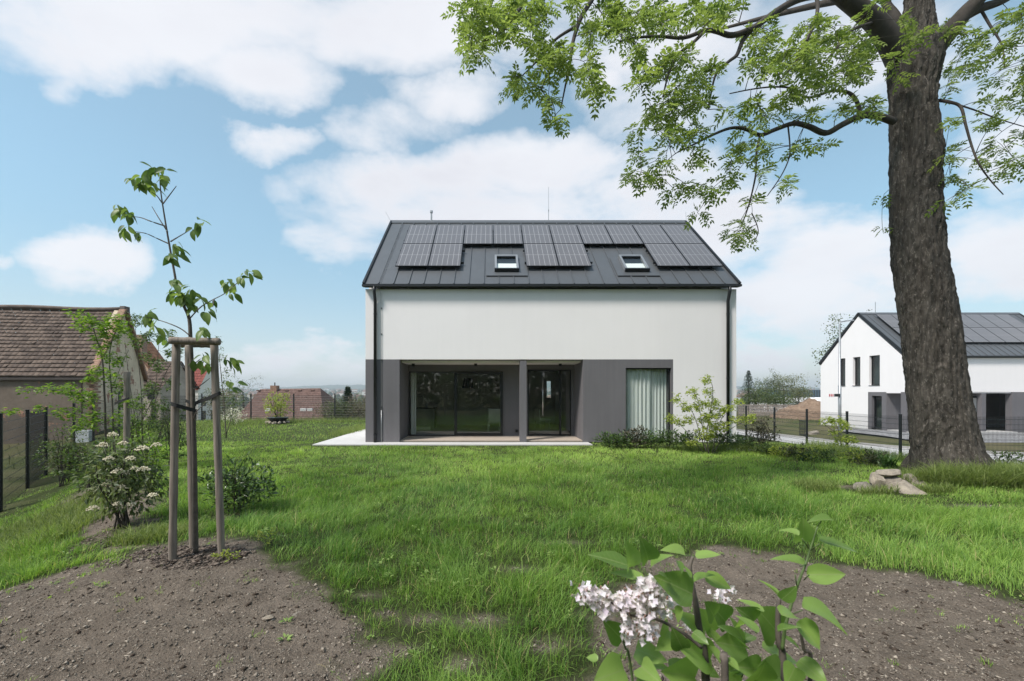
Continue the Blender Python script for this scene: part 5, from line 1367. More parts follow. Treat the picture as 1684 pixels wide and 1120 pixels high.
o = MB().box(slab.x-.55, slab.x+.45, slab.y-.25, slab.y+.2, slab.z-.05, slab.z+.07).build('stepping_slab', M_TERR); tag(o, 'flat pale paving slab lying in the grass below the dark shrub', 'slab')

# ------------------------------------------------------------------ rocks
def rock_mesh(seed):
    import bmesh
    bm = bmesh.new(); bmesh.ops.create_icosphere(bm, subdivisions=3, radius=1.0)
    r = random.Random(seed); planes = [(Vector((r.gauss(0, 1), r.gauss(0, 1), r.gauss(0, 1))).normalized(), r.uniform(.5, .8)) for _ in range(13)]
    for v in bm.verts:
        for n, dd in planes:
            e = v.co.dot(n)
            if e > dd: v.co -= n*(e-dd)*.9
        v.co *= 1+.22*(float(vnoise(v.co.x*2.3+seed, v.co.y*2.3+v.co.z*1.7, seed))-.5)+.05*(float(vnoise(v.co.x*7+seed, v.co.y*7+v.co.z*6, seed+1))-.5)
    me = bpy.data.meshes.new('rock'); bm.to_mesh(me); bm.free(); me.materials.append(M_ROCK); me.shade_smooth(); me.set_sharp_from_angle(angle=math.radians(28)); return me
def rock_material():
    m, nt, b = nodes('field_stone')
    oi = nt.nodes.new('ShaderNodeObjectInfo')
    n1 = noise(nt, 2.2, 8, .7); n2 = noise(nt, 9, 6, .7)
    c = ramp2(nt, n1, (.28, .24, .19), (.66, .56, .44), .3, .7)
    c = mixc(nt, mathn(nt, 'MULTIPLY', oi.outputs['Random'], .55), c, (.16, .15, .145))
    c = mixc(nt, mathn(nt, 'GREATER_THAN', n2, .64), c, (.06, .055, .05))
    nt.links.new(c, b.inputs['Base Color']); b.inputs['Roughness'].default_value = .9; bump(nt, b, mathn(nt, 'ADD', n1, n2), .7, .08); return m
M_ROCK = rock_material()
rocks = [(1465,777,16,6.5,7.25,'flat grey stone lying on top of the rock pile'),(1441,792,10,13,7.15,'upright dark boulder left of the pile\'s middle'),(1419,803,13,12,7.1,'leftmost dark boulder of the rock pile'),(1468,796,19,12,7.2,'wide brownish boulder under the flat top stone'),
         (1497,790,13,8,7.4,'pale stone at the right back of the rock pile against the tall grass'),(1491,808,24,15,7.0,'big pale sandy boulder at the right front of the rock pile'),(1430,814,8,5,6.98,'small pale stone between the two left boulders'),(1452,811,9,8,6.97,'small reddish stone in the middle of the rock pile'),(1461,818,12,7,6.93,'low pale stone at the very front of the rock pile'),(1512,797,10,7,7.35,'small stone at the right end of the rock pile')]
for i, (px, py, rx, ry, d, lab) in enumerate(rocks):
    c = P(px, py, d); s = d/F
    me = rock_mesh(20+i)
    o = inst('boulder', me, Matrix.Translation(c) @ Matrix.Rotation((i*37 % 10-5)*.05, 4, 'Y') @ Matrix.Rotation(i*1.7, 4, 'Z') @ Matrix.Identity(4))
    o.matrix_basis = Matrix.Translation(c) @ Matrix.Rotation((i*37 % 10-5)*.04, 4, 'Y') @ Matrix.Diagonal((rx*s*1.3, rx*s*1.05, ry*s*1.45, 1)) @ Matrix.Rotation(i*1.7, 4, 'Z')
    tag(o, lab, 'rock', 'rock pile by the ash')
# loose stones on the soil
for i, (px, py, w, lab) in enumerate(((440,1018,9,'pale flat stone on the soil at lower left centre'),(490,1010,9,'reddish stone on the soil right of the pale flat one'),(318,972,6,'small pale stone on the soil below the stakes'),(283,1042,5,'small grey stone on the left soil patch'),(225,1055,6,'grey stone on the soil at lower left'),(1574,961,8,'small pale stone at the edge of the right soil patch'))):
    c = on_ground(px, py); s = c.y/F*w
    o = inst('loose_stone', rock_mesh(50+i), Matrix.Translation(c+Vector((0, 0, s*.2))) @ Matrix.Rotation(i, 4, 'Z') @ Matrix.Diagonal((s*1.2, s*.8, s*.4, 1)))
    tag(o, lab, 'stone', 'loose stones on the soil')

# fire bowl on the far lawn
fp = on_ground(457, 697)
fb = empty('fire_bowl', fp, 'flat dark fire bowl ringed with stones on the far lawn', 'fire bowl')
q = MB(); n = 24; q.v = []
for r, z in ((.50, .30), (.52, .335), (.47, .335), (.30, .20), (.25, .04)): q.v += [(fp.x+r*math.cos(2*math.pi*k/n), fp.y+r*math.sin(2*math.pi*k/n), fp.z+z) for k in range(n)]
q.f = [(i*n+k, i*n+(k+1) % n, (i+1)*n+(k+1) % n, (i+1)*n+k) for i in range(2) for k in range(n)] + [tuple(2*n+k for k in range(n))] + [(k, 4*n+k, 4*n+(k+1) % n, (k+1) % n) for k in range(n)]
q.build('bowl', M_DARK, fb)
for k in range(13):
    a = k*2*math.pi/13; me = rock_mesh(70+k % 4)
    inst('ring_stone', me, Matrix.Translation((fp.x+.5*math.cos(a), fp.y+.5*math.sin(a), fp.z+.09)) @ Matrix.Rotation(k, 4, 'Z') @ Matrix.Diagonal((.12, .10, .10, 1)), fb)

# ------------------------------------------------------------------ lilac close to the viewer
def rib_lines(m):
    """pale midrib and side veins, in the leaf's own coordinates"""
    nt = m.node_tree; b = nt.nodes['Principled BSDF']
    t = nt.nodes.new('ShaderNodeTexCoord'); s = nt.nodes.new('ShaderNodeSeparateXYZ'); nt.links.new(t.outputs['Object'], s.inputs[0])
    ay = mathn(nt, 'ABSOLUTE', s.outputs[1])
    mid = mathn(nt, 'LESS_THAN', ay, .012)
    f = mathn(nt, 'FRACT', mathn(nt, 'MULTIPLY', mathn(nt, 'SUBTRACT', s.outputs[0], mathn(nt, 'MULTIPLY', ay, .75)), 7.5))
    side = mathn(nt, 'LESS_THAN', f, .07)
    k = mathn(nt, 'MAXIMUM', mathn(nt, 'MULTIPLY', mid, .8), mathn(nt, 'MULTIPLY', side, .38))
    src = b.inputs['Base Color'].links[0].from_socket
    c = mixc(nt, k, src, (.34, .42, .17)); c = mixc(nt, mathn(nt, 'MULTIPLY', noise(nt, 3, 5), .25), c, (.10, .12, .03))
    nt.links.new(c, b.inputs['Base Color']); b.inputs['Roughness'].default_value = .33
    bump(nt, b, mathn(nt, 'ADD', f, mathn(nt, 'MULTIPLY', noise(nt, 9, 3), .6)), .10, .004); return m
M_LILAC = rib_lines(leafmat_obj('lilac_leaf', (.115, .21, .045), (.31, .46, .12), .40))
M_LSTEM = plain('lilac_bark', (.12, .10, .085), .8, var=.3, scale=30, bs=.4)
M_GSTEM = plain('green_shoot', (.10, .15, .05), .6, var=.2, scale=20)
def build_lilac():
    Z = lambda x, y: (940+.285*x, 840+.285*y)
    D0 = .82
    root = empty('lilac_bush', (.47, .86, 0), 'lilac with heart-shaped leaves and pale mauve blossom close to the viewer', 'lilac')
    def stem(pts, r0, r1, mat, ground=False, dv=0.0):
        p = [P(*Z(*q), D0+dv) for q in pts]
        if ground:
            e = p[0]; g = Vector((.47+(e.x-.47)*.3, .86+dv*.5, -.05)); p = [g, g.lerp(e, .5)+Vector((.01, .01, 0))]+p
        path = smooth_path3(p, 5); rr = list(np.linspace(r0*(1.6 if ground else 1), r1, len(path)))
        MB().tube(path, rr, 9).build('stem', mat, root, True)
    stem([(775,1000),(740,720),(720,560),(690,400),(684,320),(700,265)], .0062, .0024, M_LSTEM, True)
    stem([(1212,1000),(1195,760),(1190,600),(1200,500)], .0056, .0035, M_LSTEM, True, .03)
    stem([(1215,800),(1240,640),(1300,440),(1350,310),(1375,230),(1420,90)], .0034, .0014, M_GSTEM, False, .02)
    stem([(750,790),(620,690),(450,610),(330,600),(215,520),(120,470)], .0034, .0012, M_LSTEM, False, -.03)
    stem([(885,1000),(870,860)], .006, .005, M_LSTEM, True, -.05)
    stem([(1375,1000),(1340,800),(1320,690)], .0036, .0024, M_LSTEM, True, .05)
    stem([(355,1000),(310,790),(288,730)], .0024, .0016, M_GSTEM, True, .02)
    stem([(460,610),(440,420),(420,330)], .002, .0013, M_GSTEM, False, .0)
    for a, b_ in (((700,265),(655,255)), ((700,270),(718,262)), ((1375,230),(1430,190)), ((1370,220),(1330,160)), ((1350,310),(1320,320)), ((1340,400),(1370,370)), ((1300,440),(1290,370)), ((1260,600),(1330,575)), ((1240,640),(1190,690)), ((690,420),(700,410)), ((1420,90),(1440,60)), ((830,840),(800,790)), ((980,960),(1000,920))):
        MB().tube([P(*Z(*a), D0+.02), P(*Z(*b_), D0+.0)], .0011, 5).build('leaf_stalk', M_GSTEM, root, True)
    L = [((330,318),(115,240),.46,0),((332,325),(352,212),.62,1),((440,285),(428,190),.6,1),((460,325),(545,238),.4,0),((420,392),(232,345),.42,0),((655,258),(538,205),.55,0),((716,264),(852,243),.5,0),((696,480),(505,385),.62,1),((768,372),(922,445),.48,1),((612,288),(642,350),.5,0),
         ((690,385),(650,312),.42,0),((702,415),(795,350),.45,0),((565,402),(508,352),.5,0),((1312,142),(1203,95),.48,0),((1334,170),(1352,80),.62,1),((1500,52),(1375,42),.45,0),((1432,170),(1650,222),.42,0),((1352,318),(1168,250),.50,0),((1358,370),(1585,362),.48,1),((1205,505),(1108,388),.42,0),
         ((1212,512),(1295,445),.62,1),((1332,560),(1618,662),.46,0),((1302,640),(1445,788),.85,1),((1112,578),(968,505),.42,0),((1185,700),(1092,578),.75,1),((1082,700),(958,600),.45,0),((770,720),(598,570),.52,0),((862,775),(748,640),.42,0),((832,690),(758,585),.55,1),((562,690),(528,785),.65,1),
         ((640,795),(592,700),.6,1),((802,852),(655,780),.5,1),((1002,785),(888,650),.42,0),((1005,792),(868,762),.55,1),((1100,785),(1318,872),.40,0),((1312,862),(1472,990),.7,1),((302,915),(152,975),.78,1),((378,872),(565,893),.34,0),((372,800),(525,856),.60,1),((560,892),(695,880),.45,0),
         ((712,962),(588,940),.75,1),((402,900),(485,965),.6,1),((900,850),(965,915),.6,1),((902,930),(1045,878),.42,0),((1092,915),(985,905),.6,1),((1205,965),(1088,930),.65,1),((1232,905),(1345,932),.45,0),((292,742),(203,648),.50,1),((1232,735),(1332,792),.35,0),((1208,600),(1312,592),.5,0),((1050,640),(1005,580),.6,1),
         ((152,862),(86,838),.55,0),((1190,690),(1292,655),.34,0),((822,610),(788,538),.6,1),((888,640),(828,555),.7,1),((700,702),(785,765),.6,1),((640,560),(600,640),.6,0),((930,680),(990,640),.5,1),((960,760),(1060,700),.5,0),((760,900),(850,960),.6,1),((980,990),(900,960),.5,1),((1060,980),(1130,900),.6,1),((450,960),(380,1000),.6,1),((800,780),(860,860),.5,1),((900,600),(960,680),.45,0),((480,420),(545,360),.4,0),((1290,900),(1250,990),.6,0)]
    r = random.Random(9)
    ms = {}
    for a, b_, w, face in L:
        d = D0+r.uniform(-.06, .06); pa = P(*Z(*a), d); pb = P(*Z(*b_), d-.035+r.uniform(-.02, .02) if face else d-r.uniform(-.03, .03))
        v = pb-pa; key = (round(w, 1), r.randrange(3))
        if key not in ms: ms[key] = leaf_mesh('leaf', M_LILAC, 1, max(.45, key[0]*1.12), True, .16+.1*key[1], .10+.08*key[1], 9, .015, key[1])
        nr = Vector((r.gauss(0, .2), -1.0, .55)) if face else Vector((r.gauss(0, .2), -.35, 1.0))
        inst('leaf', ms[key], orient(pa, v, nr, v.length*1.06), root)
    M_PETAL = leafmat('lilac_petal', (.62, .52, .64), (.86, .82, .88), .25, .7, .2)
    heads = [((430,470),90,95,120),((500,540),70,90,80),((110,480),85,58,60),((180,530),55,60,45),((205,600),30,30,14),((260,500),30,40,16),((310,520),55,70,50),((330,690),48,60,45),((420,685),45,65,42),((305,610),22,20,8),((600,510),45,38,28),((560,590),30,30,14),((870,480),55,50,26),((920,460),22,28,9),((660,665),18,15,5),((250,560),30,30,10),((380,560),60,60,50)]
    M_BUD = plain('lilac_bud', (.32, .18, .14), .7, var=.3, scale=200)
    for c, rx, ry, n in heads:
        dv = D0-.03 if c[0] < 560 else D0+.10
        cc = np.array([P(*Z(c[0]+rng.normal(0, 1)*rx*.48, c[1]+rng.normal(0, 1)*ry*.45), dv+rng.normal(0, .013)) for _ in range(n)])
        gs = []
        nn = unit(rng.normal(0, .6, (n, 3))+np.array([0, -.8, .45])); t1 = unit(np.cross(nn, rng.normal(0, 1, (n, 3)))); t2 = np.cross(nn, t1)
        tn = np.clip(rng.normal(.6, .25, n), 0, 1)
        for k in range(4):
            a = k*math.pi/2
            D = t1*math.cos(a)+t2*math.sin(a)+nn*.22
            gs.append(leaf_geo(cc, D, nn, rng.uniform(.0065, .0085, n), rng.uniform(.0055, .007, n), -.1, .15, False, tn))
        V, T, C = join_geo(gs); o = np_obj('flower_cluster', V, T, M_PETAL, root, tint=C); o['kind'] = 'stuff'
        q = MB()
        for p in cc[::2]: q.tube([tuple(p-nn[0]*.002), tuple(p+np.array([0, .012, -.006]))], [.0012, .0008], 4)
        for _ in range(max(2, n//7)):
            p = cc[rng.integers(n)]+rng.normal(0, .007, 3); q.tube([tuple(p), tuple(p+np.array([0, -.003, .006]))], [.0018, .0012], 5)
        q.build('flower_stalk', M_BUD, o)
build_lilac()
# ------------------------------------------------------------------ old barn and houses on the left
def plaster(name, c0, c1, brick=.0, bs=6.0):
    m, nt, b = nodes(name)
    n1 = noise(nt, .9, 8, .7); n2 = noise(nt, 7, 6, .65)
    c = ramp2(nt, mathn(nt, 'ADD', mathn(nt, 'MULTIPLY', n1, .7), mathn(nt, 'MULTIPLY', n2, .3)), c0, c1, .35, .65)
    br = nt.nodes.new('ShaderNodeTexBrick'); br.inputs['Scale'].default_value = bs
    br.inputs['Color1'].default_value = (.26, .10, .06, 1); br.inputs['Color2'].default_value = (.34, .17, .10, 1); br.inputs['Mortar'].default_value = (.35, .30, .24, 1)
    nt.links.new(scaled(nt, (1, 1, 1)), br.inputs['Vector'])
    mp = br.inputs['Vector'].links[0].from_node; mp.inputs['Rotation'].default_value = (math.radians(90), 0, 0)
    c = mixc(nt, mathn(nt, 'GREATER_THAN', noise(nt, .8, 6, .7), 1-brick), c, br.outputs['Color'])
    nt.links.new(c, b.inputs['Base Color']); b.inputs['Roughness'].default_value = .95; bump(nt, b, n2, .4, .03); return m
M_GABLE = plaster('crumbling_gable', (.50, .41, .29), (.72, .61, .46), .42)
M_BARNW = plaster('brown_barn_wall', (.10, .077, .060), (.175, .138, .108), .40)
M_TILE = leafmat('weathered_tile', (.078, .058, .048), (.150, .112, .090), 0, .9, .2)
M_TILE_O = leafmat('orange_tile', (.24, .10, .055), (.42, .20, .11), 0, .9, .2)
M_TILE_B = leafmat('brown_tile', (.13, .082, .07), (.185, .118, .10), 0, .9, .2)
M_BRICK = plain('red_brick', (.27, .165, .115), .9, var=.35, scale=7, bs=.4, bscale=20)
def tile_slope(root, A, B, C, Dd, rows, cols, mat, thick=.05, jit=.015, sag=0.0):
    """tiled plane: A-B eave, D-C ridge; each course overlaps the one below it"""
    A, B, C, Dd = (np.array(v, float) for v in (A, B, C, Dd)); nrm = unit(np.cross(B-A, Dd-A))
    if nrm[2] < 0: nrm = -nrm
    r = np.random.default_rng(rows*cols)
    def at(u, v): return (A*(1-u)+B*u)*(1-v)+(Dd*(1-u)+C*u)*v
    for j in range(rows):
        V = []; T = []; tn = []
        for i in range(cols):
            u0, u1 = i/cols, (i+.985)/cols; v0, v1 = j/rows, min(1, (j+1.15)/rows); e = r.normal(0, jit); f = r.normal(0, jit)
            s = -sag*math.sin(math.pi*(u0*1.3+.2))*(v0)
            lo0, lo1, hi1, hi0 = at(u0, v0)+nrm*(thick+e), at(u1, v0)+nrm*(thick+f), at(u1, v1), at(u0, v1)
            mid0 = (lo0+lo1)/2+nrm*.02; midh = (hi0+hi1)/2
            b = len(V); V += [lo0, lo1, hi1, hi0, lo0-nrm*thick, lo1-nrm*thick, mid0, midh]
            for k in range(b, len(V)): V[k] = V[k]+np.array([0, 0, s])
            T += [(b, b+6, b+7, b+3), (b+6, b+1, b+2, b+7), (b+4, b+5, b+1, b)]; tn += [r.random()]*8
        o = np_obj('tile_course', np.array(V), np.array(T), mat, root, tint=np.array(tn), sizes=4); o['kind'] = 'stuff'
def poly_wall(name, pts, thick, mat, root):
    pts = [Vector(p) for p in pts]; n = (pts[1]-pts[0]).cross(pts[2]-pts[0]).normalized()*thick; k = len(pts)
    return MB().add(pts+[p+n for p in pts], [tuple(range(k)), tuple(range(2*k-1, k-1, -1))]+[(i, i+k, (i+1) % k+k, (i+1) % k) for i in range(k)]).build(name, mat, root)
def build_barn():
    gzv = -1.35
    nc = Vector((-19.55, 20.6, 2.60)); rg = Vector((-21.1, 24.1, 6.36)); fc = Vector((-22.84, 27.6, 2.5)); u = Vector((-1, -.07, 0)).normalized()*15
    root = empty('barn', (nc.x, nc.y, gzv), 'old barn with a sagging weathered tile roof and crumbling plaster gable', 'barn')
    lay = Vector((0, 0, -.06))
    poly_wall('gable', [(nc.x, nc.y, gzv), (fc.x, fc.y, gzv), tuple(fc+lay), tuple(rg+lay), tuple(nc+lay)], -.4, M_GABLE, root)
    a = nc+Vector((-.35, .15, 0)); poly_wall('front_wall', [(a.x, a.y, gzv), (a.x, a.y, 2.5), (a.x+u.x, a.y+u.y, 2.5), (a.x+u.x, a.y+u.y, gzv)], .4, M_BARNW, root)
    e = nc+Vector((.05, -.35, -.22)); tile_slope(root, e, e+u, rg+u, rg+Vector((.05, 0, 0)), 18, 62, M_TILE, .06, .014, .14)
    f2 = fc+Vector((0, .3, -.2)); tile_slope(root, f2, f2+u, rg+u, rg, 9, 30, M_TILE)
    q = MB(); q.tube([rg+Vector((.1, 0, .05))+u*(k/14)*.999+Vector((0, 0, -.05*math.sin(k*.9))) for k in range(15)], .11, 8); q.build('ridge_tile', plain('ridge_clay', (.12, .09, .075), .9, var=.3), root, True)
    q = MB(); q.tube([e+Vector((0, .05, -.12)), e+u+Vector((0, .05, -.12))], .09, 6); q.build('eave_beam', plain('old_timber', (.05, .04, .035), .9), root)
    # brick coping and quoins: every brick a piece
    bm_ = MB().box(-.14, .14, -.2, .2, 0, .11).mesh('brick', M_BRICK)
    n = 34
    for k in range(n):
        t = (k+.5)/n; p = nc.lerp(rg, t); d = (rg-nc).normalized()
        inst('brick', bm_, Matrix.Translation(p+Vector((.05, 0, .02))) @ Matrix.Rotation(math.atan2(d.z, math.hypot(d.x, d.y)), 4, 'X'), root)
        p = fc.lerp(rg, t); d2 = rg-fc; inst('brick', bm_, Matrix.Translation(p+Vector((.05, 0, .02))) @ Matrix.Rotation(-math.atan2(d2.z, math.hypot(d2.x, d2.y)), 4, 'X'), root)
    for k in range(28):
        z = gzv+.1+k*.135; s = .08 if k % 2 else -.06
        inst('brick', bm_, Matrix.Translation((nc.x+.03, nc.y+.02+s, z)) @ Matrix.Rotation(.3, 4, 'Z'), root)
    MB().box(rg.x-.05, rg.x+.22, rg.y-.18, rg.y+.18, rg.z-.15, rg.z+.18).build('ridge_block', plain('soot_brick', (.12, .10, .09), .9, var=.3), root)
    o = MB().box(-21.9, -21.2, 20.2, 20.9, -1.4, -.35); 
    ub = P(134, 735, 19.5); tag(MB().box(ub.x-.33, ub.x+.33, ub.y, ub.y+.3, gz1(ub.x, ub.y)-.05, P(134, 708, 19.5).z).build('utility_box', plain('pale_box', (.45, .48, .5), .6)), 'pale grey utility box in front of the barn wall', 'box')
    # long ledge on the front wall
    MB().box(a.x-14, a.x-.5, a.y-1.2, a.y-1.1, 1.6, 1.7) 
build_barn()
def gabled(name, label, px0, px1, d, y_eave, y_ridge, depth, wallm, tilem, base, axis='x', rows=9, cols=26, wins=(), cat='house', over=.25, redz=None):
    """a far house: walls, tiled roof, windows"""
    x0, x1 = (px0-CX)/F*d, (px1-CX)/F*d; ze = EYE+(CY-y_eave)/F*d
    root = empty(name, ((x0+x1)/2, d, base), label, cat)
    if axis == 'x':
        zr = EYE+(CY-y_ridge)/F*(d+depth/2)
        MB().prism([(d, base), (d+depth, base), (d+depth, ze-.05), (d+depth/2, zr-.1), (d, ze-.05)], 0, x0, x1).build('wall', wallm, root)
        tile_slope(root, (x0-over, d-over, ze-over*.6), (x1+over, d-over, ze-over*.6), (x1+over, d+depth/2, zr), (x0-over, d+depth/2, zr), rows, cols, tilem)
        tile_slope(root, (x0-over, d+depth+over, ze-over*.6), (x1+over, d+depth+over, ze-over*.6), (x1+over, d+depth/2, zr), (x0-over, d+depth/2, zr), rows, cols, tilem)
    else:
        zr = EYE+(CY-y_ridge)/F*d; xm = (x0+x1)/2
        MB().prism([(x0, base), (x1, base), (x1, ze-.05), (xm, zr-.1), (x0, ze-.05)], 1, d, d+depth).build('wall', wallm, root)
        for sx, xe in ((1, x1+over), (-1, x0-over)):
            tile_slope(root, (xe, d-over, ze-over*.6), (xe, d+depth, ze-over*.6), (xm, d+depth, zr), (xm, d-over, zr), rows, cols, tilem)
    for a, b_, c, e in wins:
        p0, p1 = P(a, e, d), P(b_, c, d)
        f = MB().box(p0.x, p1.x, d-.05, d+.02, p0.z, p1.z).build('window', M_DARK, root)
        MB().box(p0.x+.05, p1.x-.05, d-.062, d-.052, p0.z+.05, p1.z-.05).build('pane', M_NGLASS, f)
    return root
M_OLDW = plaster('old_shed_wall', (.30, .26, .21), (.47, .42, .36), .25)
M_WHOUSE = plain('white_house_wall', (.72, .70, .66), .9, var=.06)
sh = gabled('shed', 'low old shed with a weathered tile roof right of the barn gable', 228, 264, 34, 637, 594, 4.0, M_OLDW, M_TILE, -2.2, rows=9, cols=14, wins=((243, 254, 642, 656), (250, 256, 668, 690)), cat='shed')
og = gabled('house', 'orange-tiled old house rising behind the barn and the shed', 170, 248, 70, 612, 556, 5, plaster('orange_house_wall', (.35, .22, .15), (.46, .34, .25), .5), M_TILE_O, -4.5, axis='y', rows=10, cols=20)
q = P(226, 556, 70.5); MB().box(q.x-.6, q.x+.6, 70.6, 71.8, 5.0, q.z+.6).build('chimney', M_BRICK, og)
wh = gabled('house', 'white house with a red tiled roof glimpsed between the stakes', 290, 326, 80, 640, 602, 6, M_WHOUSE, leafmat('red_tile', (.20, .05, .04), (.28, .085, .065), 0, .8, .2), -5.5, rows=9, cols=12, wins=((296, 302, 652, 668), (310, 316, 652, 668), (318, 323, 676, 690)))
for y0, z0, z1 in ((81.2, 652, 668), (83.6, 652, 668), (81.2, 676, 692), (83.6, 676, 692)):     # side facing the garden
    xs = (326-CX)/F*80; f = MB().box(xs-.02, xs+.06, y0, y0+.9, EYE+(CY-z1)/F*80, EYE+(CY-z0)/F*80).build('window', M_DARK, wh)
    MB().box(xs+.061, xs+.07, y0+.1, y0+.8, EYE+(CY-z1)/F*80+.1, EYE+(CY-z0)/F*80-.1).build('pane', M_NGLASS, f)
# brown hipped roof low behind the back fence
def build_brown():
    d = 37.0
    root = empty('house', (-19, 40, -3.6), 'low house with a broad brown hipped roof behind the back fence', 'house')
    e0, e1 = P(384, 692, d), P(533, 692, d); r0, r1 = P(428, 640, d+4.2), P(527, 638.5, d+4.2)
    e0.z = e1.z = -.95
    bk0, bk1 = e0+Vector((0, 8.4, 0)), e1+Vector((.0, 8.4, 0))
    tile_slope(root, e0, e1, r1, r0, 16, 44, M_TILE_B, .03, .006)
    tile_slope(root, bk0, bk1, r1, r0, 8, 20, M_TILE_B, .03, .006)
    MB().add([e0, r0, bk0], [(0, 1, 2)]).build('hip_slope', M_TILE_B, root); MB().add([e1, r1, bk1], [(0, 1, 2)]).build('hip_slope', M_TILE_B, root)
    MB().box(e0.x+.4, e1.x-.4, d+.5, d+7.9, -4.2, -1.0).build('wall', M_WHOUSE, root)
    c = P(452, 640, d+4); ch = MB().box(c.x-.3, c.x+.3, c.y-.3, c.y+.3, c.z-.6, c.z+.35).build('chimney', M_BRICK, root)
    MB().tube([(c.x, c.y, c.z+.3), (c.x, c.y, c.z+.65)], .06, 6).build('flue', M_DARK, ch)
    for px, py, w, h in ((441, 674, 8, 5), (499, 674, 9, 5), (510, 674, 8, 5), (452, 655, 4, 3)):
        t = (692-py)/52.; p = P(px, py, d+4.2*t-.15); k = p.y/F
        f = MB().box(p.x-w*k/2, p.x+w*k/2, p.y-.12, p.y+.1, p.z-h*k/2, p.z+h*k/2).build('roof_window', M_WHITE, root)
        MB().box(p.x-w*k*.4, p.x+w*k*.4, p.y-.13, p.y-.122, p.z-h*k*.35, p.z+h*k*.35).build('pane', M_GLASS2, f)
    for px in (426, 472, 494, 515):
        p = P(px, 642.5, d+3.9); MB().box(p.x-.15, p.x+.15, p.y-.2, p.y+.1, p.z-.04, p.z+.06).build('vent_tile', M_TILE_B, root)
build_brown()

# trees and bushes beyond the fences
def far_tree(name, label, x, y, h, r, n, L, mat, trunk=.35, group='trees beyond the fences', cat='tree', shape=.4):
    z = gz1(x, y); root = empty(name, (x, y, z), label, cat, group); W = Wood()
    W.limb([(x, y, z-.2), (x+.1, y, z+h*.35), (x-.05, y, z+h*.7)], [h*.022, h*.016, h*.006], 7)
    for k in range(6):
        a = k*1.05; W.limb([(x, y, z+h*(trunk+.05*k)), (x+r*.5*math.cos(a), y+r*.5*math.sin(a), z+h*(trunk+.12+.06*k))], [h*.01, h*.004], 5)
    q = rand_dirs(n)*(rng.random((n, 1))**shape); lump = 1+.28*np.sin(q[:, :1]*7+x)+.2*np.cos(q[:, 2:]*9+y)
    T = np.array([x, y, z+h*(1+trunk)/2])+q*lump*np.array([r, r, h*(1-trunk)/2])
    ends = W.reach(T, r_end=.006, sag=.1, n=3, seg=3, r_max=.03)
    W.mb.build('trunk', M_TWIG, root)
    B = np.repeat(T, 9, 0)+rng.normal(0, L*1.3, (n*9, 3)); D = rand_dirs(len(B))
    V, Tt, C = leaf_geo(B, D, rand_dirs(len(B), .1, 1), L*rng.uniform(.6, 1.3, len(B)), L*.6, .1, .1, True)
    np_obj('crown', V, Tt, mat, root, tint=C)
    return root
def conifer(name, label, x, y, h, r, mat, cat='conifer', group='trees beyond the fences'):
    z = gz1(x, y); root = empty(name, (x, y, z), label, cat, group)
    MB().tube([(x, y, z-.2), (x, y, z+h)], [h*.025, .01], 7).build('trunk', M_TWIG, root)
    B = []; D = []
    for lv in range(26):
        t = lv/25; zz = z+h*(.08+.92*t); rr = r*(1-t)**.8+.05
        for k in range(10):
            a = k*.63+lv*1.7+rng.normal(0, .2); m = 16
            s = rng.random(m)[:, None]*rr*rng.uniform(.8, 1.2)
            d = np.array([math.cos(a), math.sin(a), -.25])
            B.append(np.array([x, y, zz])+d*s); D.append(unit(d+rng.normal(0, .55, (m, 3))))
    B = np.concatenate(B); D = np.concatenate(D)
    V, T, C = leaf_geo(B, D, rand_dirs(len(B), .2, 1), rng.uniform(.12, .24, len(B)), .05, .1, .1, True)
    np_obj('crown', V, T, mat, root, tint=C)
M_CONI = leafmat('conifer_needles', (.012, .03, .014), (.04, .075, .035), .1)
M_FAR1 = leafmat('far_green_leaf', (.035, .06, .018), (.13, .17, .05), .25)
M_FAR2 = leafmat('far_pale_leaf', (.07, .085, .035), (.24, .25, .13), .25)
M_DRY = leafmat('dry_twig_leaf', (.10, .08, .055), (.22, .20, .11), .2)
conifer('pine_tree', 'dark pine tree beyond the back fence just left of the house', P(572, 0, 33).x, 33, 3.2, .85, M_CONI)
for i, (px, d, h, r, mat, lab) in enumerate(((541,29,1.5,1.0,M_DRY,'dry brown bush beyond the back fence left of the pine'),(560,28,1.7,1.1,M_FAR1,'green bush in front of the pine beyond the back fence'),(588,28.5,1.9,1.0,M_DRY,'dry brown bush between the pine and the house'),(600,30,2.0,1.1,M_FAR2,'pale bush against the left house corner'),(366,29,3.0,1.3,M_FAR2,'pale bush left of the brown hipped roof'),(400,45,6.2,2.4,M_FAR1,'green tree top showing behind the brown roof\'s left end'))):
    far_tree('bush', lab, P(px, 0, d).x, d, h, r, 190, .10, mat, .08, 'bushes beyond the back fence', 'bush')
conifer('spruce_tree', 'dark spruce beyond the wooden fence right of the house', P(1231, 0, 58).x, 58, 5.6, 1.55, M_CONI)
for px, d, h, r, mat, lab in ((1262,60,5.4,2.3,M_FAR1,'green tree right of the spruce beyond the wooden fence'),(1288,59,5.5,2.4,M_FAR2,'pale airy tree in the middle beyond the wooden fence'),(1313,61,4.3,1.8,M_FAR2,'smaller pale tree nearest the earth mound'),(1243,57,3.2,1.8,M_FAR1,'low green bush under the spruce'),(1275,56,2.6,2.2,M_FAR1,'low green bush under the pale airy tree')):
    far_tree('broadleaf_tree', lab, P(px, 0, d).x, d, h, r, 300, .16, mat, .2)
far_tree('broadleaf_tree', 'leafy tree showing behind the neighbouring house\'s left gable edge', 36.9, 43, 9.8, 2.3, 420, .2, M_FAR1, .3)

